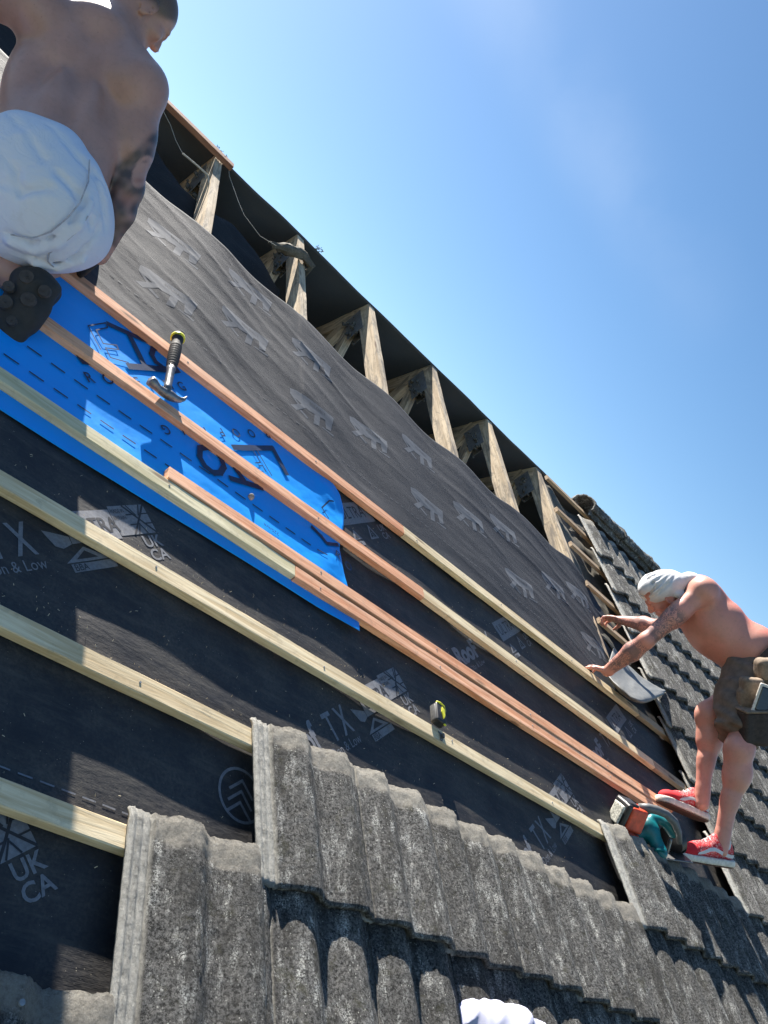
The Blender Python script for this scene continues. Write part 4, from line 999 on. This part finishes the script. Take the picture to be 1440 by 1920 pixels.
# ------------------------------------------------------------------ crouching man at the left
def crouch_man():
    pel = at(72, 355, 2.34); lum = at(112, 262, 2.40); che = at(160, 155, 2.52); nb = at(208, 62, 2.57)
    Sp = nrm(che-pel); sR = at(262, 165, 2.50); sL = at(72, 22, 2.42); L = orth(Sp, sR-sL); Bk = np.cross(L, Sp); Bk = Bk if Bk@cdir(0, 0, -1) > 0 else -Bk
    AX = np.array([Bk, L, Sp]); base = at(60, 560, 2.4)
    e = empty('person', Matrix.Translation(Vector(base)), 'bare-backed man in white shorts crouching at the top left', 'person')
    hc = at(270, 22, 2.62); fw = cdir(.38, .68, .63); uh = cdir(.7, -.65, .28)
    elR = at(240, 352, 2.50); wrR = at(186, 478, 2.52)
    P = [ell(pel, (.13, .19, .15), AX, .06), ell(lum, (.115, .168, .16), AX, .08), ell(che-Bk*.01, (.125, .198, .19), AX, .08), ell(che+Sp*.12-Bk*.02, (.105, .165, .10), AX, .07),
         ell(che+L*.105+Bk*.092+Sp*.03, (.040, .060, .10), AX, .025), ell(che-L*.085+Bk*.092+Sp*.03, (.040, .060, .10), AX, .025), ell(lum+L*.045+Bk*.085+Sp*.03, (.03, .03, .13), AX, .03), ell(lum-L*.045+Bk*.085+Sp*.03, (.03, .03, .13), AX, .03),
         ell(che+L*.13+Bk*.02-Sp*.10, (.07, .06, .14), AX, .05), ell(che-L*.14+Bk*.02-Sp*.10, (.07, .06, .14), AX, .05),
         cap(che+Sp*.17, sR, .075, .072, .06), cap(che+Sp*.17, sL, .075, .072, .06), ell(sR, (.075, .078, .085), AX, .04), ell(sL, (.075, .075, .08), AX, .04),
         ell(at(188, 50, 2.50), (.06, .075, .055), AX, .05),
         cap(nb-Sp*.02, hc-uh*.05-fw*.02, .076, .064, .05),
         cap(sR, sR+(elR-sR)*.6, .066, .060, .03), cap(sR+(elR-sR)*.5, elR, .060, .044, .03), ell(sR+(elR-sR)*.45+Bk*.012, (.052, .05, .10), AX, .03), cap(elR, elR+(wrR-elR)*.35, .046, .049, .02), cap(elR+(wrR-elR)*.35, wrR, .049, .030, .02),
         cap(sL, at(-70, -25, 2.45), .068, .058, .03), cap(at(-70, -25, 2.45), at(-210, 60, 2.6), .05, .035, .03),
         sub(cap(at(95, 290, 2.245), at(196, 95, 2.405), .014, .012, .03))]
    P += head(hc, fw, uh, 1.0)
    # legs folded under him
    hR = at(110, 400, 2.38); kR = at(150, 468, 2.72); anR = at(20, 535, 2.34); hL = at(-20, 400, 2.36); kL = at(-120, 480, 2.65); anL = at(-160, 640, 2.25)
    for h_, k_, a_ in ((hR, kR, anR), (hL, kL, anL)):
        P += [cap(h_, k_, .095, .062, .04), cap(k_, k_+(a_-k_)*.35, .058, .060, .03), cap(k_+(a_-k_)*.35, a_, .060, .040, .03)]
    P += [cap(at(-75, 455, 2.22), at(26, 520, 2.26), .062, .045, .03)]
    P += hand(at(-210, 60, 2.6), cdir(-.5, .8, .2), cdir(.3, .3, .9), cdir(1, 0, 0), 1., .5)
    J = lambda V: (RC@((V@RFN)-CC).T)          # to lens space for the place of the tattoo on the arm
    def px(V):
        q = J(V); return 720+FPX*q[0]/q[2], 960+FPX*q[1]/q[2]
    def onarm(V):
        d, t = segd(V, sR+(elR-sR)*.5, elR+(wrR-elR)*.5); d0, t0 = segd(V, sR, wrR); return sstep(-d, -.085, -.07)
    def ink(V):
        x, y = px(V); m = onarm(V)*sstep(y+.9*(x-262), 262, 282)
        f = ((x-268)*.85+(y-322)*.35)**2/17.**2+((y-322)*.94-(x-268)*.3)**2/32.**2
        h_ = 1-sstep(-f, -1.15, -.8)
        lips = np.exp(-(((x-262)/7)**2+((y-338)/3)**2)); ey = np.exp(-(((x-272)/6)**2+((y-303)/3)**2))+np.exp(-(((x-286)/5)**2+((y-310)/3)**2)); nose_ = np.exp(-(((x-279)/2.5)**2+((y-322)/8)**2))*.4
        nz = np.array([noise.noise(Vector((a*.06, b*.06, 3))) for a, b in zip(x, y)]) if len(V) < 4e5 else 0
        return np.clip(m*(h_*np.clip(.78+.6*nz, .35, .95)+lips*.5+ey*.6+nose_), 0, .95)
    def ink2(V):
        x, y = px(V); return onarm(V)*(.55*np.exp(-(((x-236)/16)**2+((y-372)/12)**2))+.45*np.exp(-(((x-262)/12)**2+((y-338)/5)**2)))
    def hairf(V):
        q = V-hc; a = q@fw; u_ = q@uh; return sstep(u_-.75*a+.012*np.sin(a*60), -.012, .022)*(np.linalg.norm(q, axis=1) < .135)*sstep(u_+.2*0-a*.2, -.075, -.05)
    sdf_obj('body', P, .0058, M_skinL, e, base, attrs={'tat': lambda V: V[:, 0]*0, 'red': lambda V: .15+V[:, 0]*0, 'hair': hairf, 'ink': ink, 'ink2': ink2}, sm=3)
    # white shorts
    CX = np.array([cdir(1, 0, 0), cdir(0, 1, 0), cdir(0, 0, 1)])
    Q = [('e', np.array(at(50, 360, 2.26)), np.array([.198, .205, .175]), CX, .05), ('e', np.array(at(110, 401, 2.30)), np.array([.142, .142, .20]), CX, .06), cap(at(112, 414, 2.34), at(145, 436, 2.60), .12, .10, .05), cap(at(-60, 400, 2.3), at(-100, 430, 2.55), .14, .11, .05)]
    def fold(Pq):
        q = Pq-pel; a = q@CX[0]; b = q@CX[1]; c = q@CX[2]
        w_ = np.exp(-((b+.15)/.09)**2)
        return .004*np.sin(45*a+8*np.sin(12*b))*w_+.003*np.sin(22*b-25*a+5*np.sin(8*a))
    def clothq(px_, py_, QQ):
        o_ = np.array(at(px_, py_, 1.6)); d = nrm(np.array(at(px_, py_, 3.))-o_); t = 0
        for _ in range(60):
            p = o_+d*t; k = min(pdist(p[None], q)[0] for q in QQ)
            if k < .0005: break
            t += k*.8
        return p
    Q0 = list(Q)
    for pts, r in (([(14, 214), (50, 250), (84, 300)], .005), ([(88, 232), (124, 262), (150, 300)], .003),
                   ([(0, 345), (50, 362), (96, 356)], .003), ([(140, 285), (176, 335), (196, 392), (200, 430)], .005), ([(112, 330), (150, 372), (172, 430)], .004), ([(178, 325), (203, 372)], .003),
                   ([(20, 440), (60, 456), (98, 446), (138, 412), (160, 372)], .004), ([(60, 482), (105, 490), (150, 478)], .004), ([(185, 430), (160, 462), (135, 480)], .005), ([(0, 285), (30, 322), (40, 370)], .003)):
        P3 = [clothq(*p, Q0) for p in pts]; tow = cdir(0, 0, -1)
        for a_, b_ in zip(P3[:-1], P3[1:]):
            Q.append(sub(cap(a_+tow*.007, b_+tow*.007, r*.8, r*.6, .022))); o2 = nrm(np.cross(b_-a_, tow))*.016
            Q.append(cap(a_+o2-tow*.008, b_+o2-tow*.008, .009, .008, .016))
    sdf_obj('shorts', Q, .0055, M_shorts, e, base, disp=fold, sm=1)
    Q = Q0
    # seams and pocket line lie on the cloth
    bm = bmesh.new()
    def cloth(px_, py_):
        o_ = np.array(at(px_, py_, 1.6)); d = nrm(np.array(at(px_, py_, 3.))-o_); t = 0
        for _ in range(60):
            p = o_+d*t; k = min(pdist(p[None], q)[0] for q in Q)-.016
            if k < .0005: break
            t += k*.8
        return Vector(p-base)
    for pts in ([(168, 300), (166, 340), (150, 380), (125, 410), (95, 435), (60, 447), (20, 440)], [(165, 405), (150, 430), (120, 455), (92, 475), (90, 490), (100, 500)]):
        pts = [(x0+(x1-x0)*t_/4, y0_+(y1_-y0_)*t_/4) for (x0, y0_), (x1, y1_) in zip(pts[:-1], pts[1:]) for t_ in range(5)]; tube(bm, [cloth(*p) for p in pts], .0022, 5)
    link('seam', bmmesh('seam', bm), plain('grey_stitching', (.35, .36, .42), .9), e)
    # glove on the hand at the batten
    sdf_obj('glove', [q for q in hand(at(178, 486, 2.53), cdir(-.75, .25, .55), cdir(0, .5, .85), cdir(-1, -.3, 0), .95, 1.0)], .0045, M_rubber, e, base)
    b2 = empty('boot', Matrix.Translation(Vector(base)), None); b2.parent = e; b2.matrix_basis = Matrix.Identity(4)
    af = np.array(at(-160, 640, 2.25)); sdf_obj('boot_shell', [cap(af-cdir(0, 1, 0)*.04, af+cdir(0, 1, 0)*.05, .055, .05, .03), cap(af+cdir(0, .9, .2)*.06, af+cdir(-.3, .7, .6)*.20, .05, .042, .04)], .007, M_rubber, b2, base)
    # boot seen from its sole
    a = np.array(at(66, 545, 2.235)); b = np.array(at(2, 625, 2.19)); x = nrm(b-a); z = orth(x, cdir(.2, .1, -1.)); y = np.cross(z, x); X = np.array([x, y, z])
    bt = empty('boot', Matrix.Translation(Vector(base)), None); bt.parent = e; bt.matrix_basis = Matrix.Identity(4)
    sdf_obj('boot_shell', [cap(a, b, .066, .056, .03, (z, 1.5)), cap(a-z*.05, b-z*.03, .052, .045, .03), cap(a-z*.05-x*.02, at(20, 500, 2.31), .05, .05, .03), ('e', b+x*.05-z*.01, np.array([.07, .05, .035]), X, .03)],
            .006, M_rubber, bt, base, disp=lambda Pq: .003*np.sin(90*((Pq-a)@x))*np.sin(80*((Pq-a)@y))+.008*np.sin(31*((Pq-a)@x)+2)*np.sin(37*((Pq-a)@y))+.004*np.sin(63*((Pq-a)@x)+25*((Pq-a)@y)))
    for i, (u_, v_, r) in enumerate(((-.005, -.026, .021), (.045, .012, .022), (.0, .03, .018), (.085, -.028, .021), (.045, -.045, .017), (.118, .012, .015))):
        c = a+x*u_+y*v_; bm = bmesh.new(); zz_ = .043
        M = Matrix((Vector(x), Vector(y), Vector(z))).transposed().to_4x4(); M.translation = Vector(c+z*zz_-base)
        bmesh.ops.create_cone(bm, cap_ends=True, segments=20, radius1=r, radius2=r*.86, depth=.012, matrix=M)
        M2 = M.copy(); M2.translation = Vector(c+z*(zz_+.007)-base); bmesh.ops.create_cone(bm, cap_ends=True, segments=10, radius1=.0035, radius2=.003, depth=.004, matrix=M2)
        link('stud', bmmesh('stud', bm), M_stud, bt)
M_stud = plain('dusty_rubber_stud', (.042, .038, .038), .8, amt=.4, scale=80)
crouch_man()
# ------------------------------------------------------------------ hammer
def hp(px_, py_, n): return Vector((*hit(px_, py_, n), n))
hb = hp(313, 735, .05); hm = empty('hammer', RT(*hb), 'roofing hammer with black and yellow grip, its head hooked on the reddish batten', 'hammer')
bm = bmesh.new(); r_ = [hp(281, 714, .060), hp(287, 719, .058), hp(296, 728, .052), hp(306, 735, .048), hp(318, 741, .046), hp(329, 747, .044), (hp(338, 750, .046)), hp(345, 749, .050), hp(350, 744, .055)]
tube(bm, [p-hb for p in r_], [.015, .015, .011, .0135, .0155, .012, .009, .006, .002], 12)
for v in bm.verts: v.co.z = v.co.z*1.15
link('hammer_head', bmmesh('hh', bm), M_steel, hm, smooth=True)
g0 = hp(312, 737, .050); g1 = hp(321, 690, .052); g2 = hp(333, 636, .058); d_ = (g2-g1).normalized()
bm = bmesh.new(); tube(bm, [g0-hb, g0+(g1-g0)*.25-hb, g0+(g1-g0)*.9-hb, g1-hb], [.015, .0125, .0135, .0155], 12); link('shaft', bmmesh('sh', bm), M_steel, hm, smooth=True)
bm = bmesh.new(); n_ = 40; pts = []; rr = []
for k in range(n_+1):
    t = k/n_; pts.append(g1+(g2-g1)*t-hb); rr.append(.0158+.004*math.sin(t*3.0)+(.0016*math.sin(k*2.1) if .08 < t < .72 else 0)+(.004*max(0, t-.85)/.15))
tube(bm, pts, rr, 14); link('grip', bmmesh('grip', bm), M_rubber, hm, smooth=True)
bm = bmesh.new(); e0 = g2-hb; tube(bm, [e0, e0+d_*.003, e0+d_*.011, e0+d_*.015], [.021, .0245, .024, .016], 18); link('butt_cap', bmmesh('butt', bm), M_yel, hm, smooth=True)
# ------------------------------------------------------------------ tape measure
tc = Vector((.765, .742, .052)); tm = empty('tape_measure', RT(*tc, Matrix.Rotation(math.radians(-6), 4, 'Z') @ Matrix.Scale(.88, 4)), 'black and yellow tape measure hooked on the long pale batten', 'tape measure')
bm = bmesh.new(); box_bm(bm, -.027, .027, -.042, .042, -.022, .016); bevel(bm, .009, 3); link('case', bmmesh('case', bm), M_dark, tm, smooth=True)
bm = bmesh.new(); box_bm(bm, -.0285, -.018, -.036, .034, -.019, .009); bevel(bm, .004, 2); link('side_plate', bmmesh('sp', bm), plain('grey_plastic', (.10, .10, .10), .4), tm, smooth=True)
bm = bmesh.new(); vs = [(.0, -.026), (.011, -.005), (.009, .024), (-.003, .028), (-.008, .004)]
a = [bm.verts.new((x+.004, y, .0165)) for x, y in vs]; b = [bm.verts.new((x+.004, y, .0195)) for x, y in vs]
bm.faces.new(a[::-1]); bm.faces.new(b); [bm.faces.new((a[k], a[(k+1) % 5], b[(k+1) % 5], b[k])) for k in range(5)]
link('label', bmmesh('lab', bm), M_yel, tm)
bm = bmesh.new(); tube(bm, [(-.024, .040, .013), (-.005, .0445, .015), (.02, .043, .013), (.028, .030, .010), (.029, .02, .006)], .0042, 8)
tube(bm, [(.012, -.043, .012), (.022, -.040, .010), (.0285, -.030, .006)], .004, 8); link('bumper', bmmesh('bump', bm), M_yel, tm, smooth=True)
bm = bmesh.new(); box_bm(bm, .020, .044, -.056, -.050, -.024, -.0215); box_bm(bm, .026, .040, -.083, -.054, -.0215, -.020); box_bm(bm, .026, .040, -.086, -.083, -.036, -.020); box_bm(bm, .030, .038, -.078, -.060, -.020, -.008); bevel(bm, .0006, 1)
link('blade_hook', bmmesh('hook', bm), M_steel, tm)
# ------------------------------------------------------------------ circular saw
def sat(x, y, d): return at(x, y, 3.53+(d-3.64)*1.0)
sb = np.array(sat(1215, 1580, 3.64)); sw = empty('circular_saw', Matrix.Translation(Vector(sb)), 'teal and orange-red cordless circular saw lying on the tiles by the red shoes', 'circular saw')
def bx_(px_, py_, d, rx, ry, rz, ang, tilt=0., rd=.008, k=.006):
    a = math.radians(ang); x = cdir(math.cos(a), math.sin(a), tilt); y = orth(x, cdir(-math.sin(a), math.cos(a), 0)); return ('b', np.array(sat(px_, py_, d)), np.array([rx, ry, rz]), np.array([x, y, np.cross(x, y)]), rd, k)
sdf_obj('battery', [bx_(1184, 1532, 3.60, .044, .052, .046, 22, .3, .012), bx_(1176, 1563, 3.62, .026, .018, .03, 40, .3, .008), bx_(1188, 1572, 3.62, .018, .022, .026, 60, .2, .008)], .0045, M_red, sw, sb)
sdf_obj('battery_end', [bx_(1162, 1524, 3.575, .013, .058, .050, 26, .35, .010), bx_(1178, 1503, 3.60, .034, .007, .040, 24, .3, .006)], .0045, M_dark, sw, sb)
q_ = bx_(1156, 1522, 3.556, .0055, .040, .034, 26, .35, .003); sdf_obj('worn_label', [q_], .0035, M_label, sw, sb)
bm = bmesh.new(); tube(bm, [Vector(sat(*p)-sb) for p in ((1198, 1514, 3.60), (1215, 1515, 3.60), (1232, 1519, 3.60), (1250, 1527, 3.61), (1264, 1541, 3.62), (1272, 1560, 3.63), (1274, 1580, 3.65))], [.017, .019, .018, .017, .018, .015, .012], 14)
link('handle', bmmesh('hd', bm), plain('grey_rubber_grip', (.11, .115, .12), .5), sw, smooth=True)
sdf_obj('motor_housing', [cap(sat(1196, 1562, 3.63), sat(1222, 1556, 3.63), .026, .030, .02), cap(sat(1214, 1548, 3.64), sat(1236, 1592, 3.60), .034, .028, .02), cap(sat(1236, 1592, 3.60), sat(1239, 1599, 3.58), .029, .028, .004), cap(sat(1250, 1545, 3.66), sat(1262, 1560, 3.66), .022, .026, .02), cap(sat(1222, 1534, 3.66), sat(1256, 1542, 3.68), .018, .020, .02),
        bx_(1208, 1575, 3.64, .02, .012, .02, 10, 0)], .0045, M_teal, sw, sb)
def disc(name, c, axis, r, th, mat, seg=40):
    z = nrm(axis); x = orth(z, (0, 0, 1)); y = np.cross(z, x); M = Matrix((Vector(x), Vector(y), Vector(z))).transposed().to_4x4(); M.translation = Vector(np.array(c)-sb)
    bm = bmesh.new(); bmesh.ops.create_cone(bm, cap_ends=True, segments=seg, radius1=r, radius2=r*.97, depth=th, matrix=M); return link(name, bmmesh(name, bm), mat, sw)
ax_ = cdir(-.75, .25, -.45)
disc('blade_guard', sat(1262, 1572, 3.70), ax_, .062, .028, M_dark); disc('blade', sat(1266, 1576, 3.725), ax_, .060, .002, M_steel)
disc('motor_cap', np.array(sat(1237, 1596, 3.565)), cdir(-.2, .7, -.6), .024, .008, M_teal, 24)
sdf_obj('base_plate', [bx_(1256, 1604, 3.66, .085, .004, .05, 12, .2, .003), bx_(1254, 1585, 3.62, .006, .032, .012, 15, 0, .004)], .004, M_steel, sw, sb)
# ------------------------------------------------------------------ white hat at the bottom edge
wb = np.array(at(920, 1958, 1.97)); CX_ = np.array([cdir(1, 0, 0), cdir(0, 1, 0), cdir(0, 0, 1)])
def crump(Pq):
    q = Pq-wb; a = q@CX_[0]; b = q@CX_[1]; c = q@CX_[2]
    return .012*np.abs(np.sin(20*a+5*np.sin(14*b)+9*b))**.7+.006*np.abs(np.sin(45*b+30*a))+.005*np.sin(150*a)*np.exp(-((a+.012)/.02)**2)*np.exp(-((b+.07)/.03)**2)-.010
wh = empty('sun_hat', Matrix.Translation(Vector(wb)), 'crumpled white cotton hat cut off by the bottom edge of the picture', 'hat')
sdf_obj('crown', [('e', wb, np.array([.098, .098, .09]), CX_, .03), ('e', np.array(at(975, 1975, 1.97)), np.array([.09, .085, .07]), CX_, .05), ('e', np.array(at(865, 1925, 1.98)), np.array([.04, .055, .06]), CX_, .03)], .004, M_hat, wh, wb, disp=crump)
print('bytes ok')
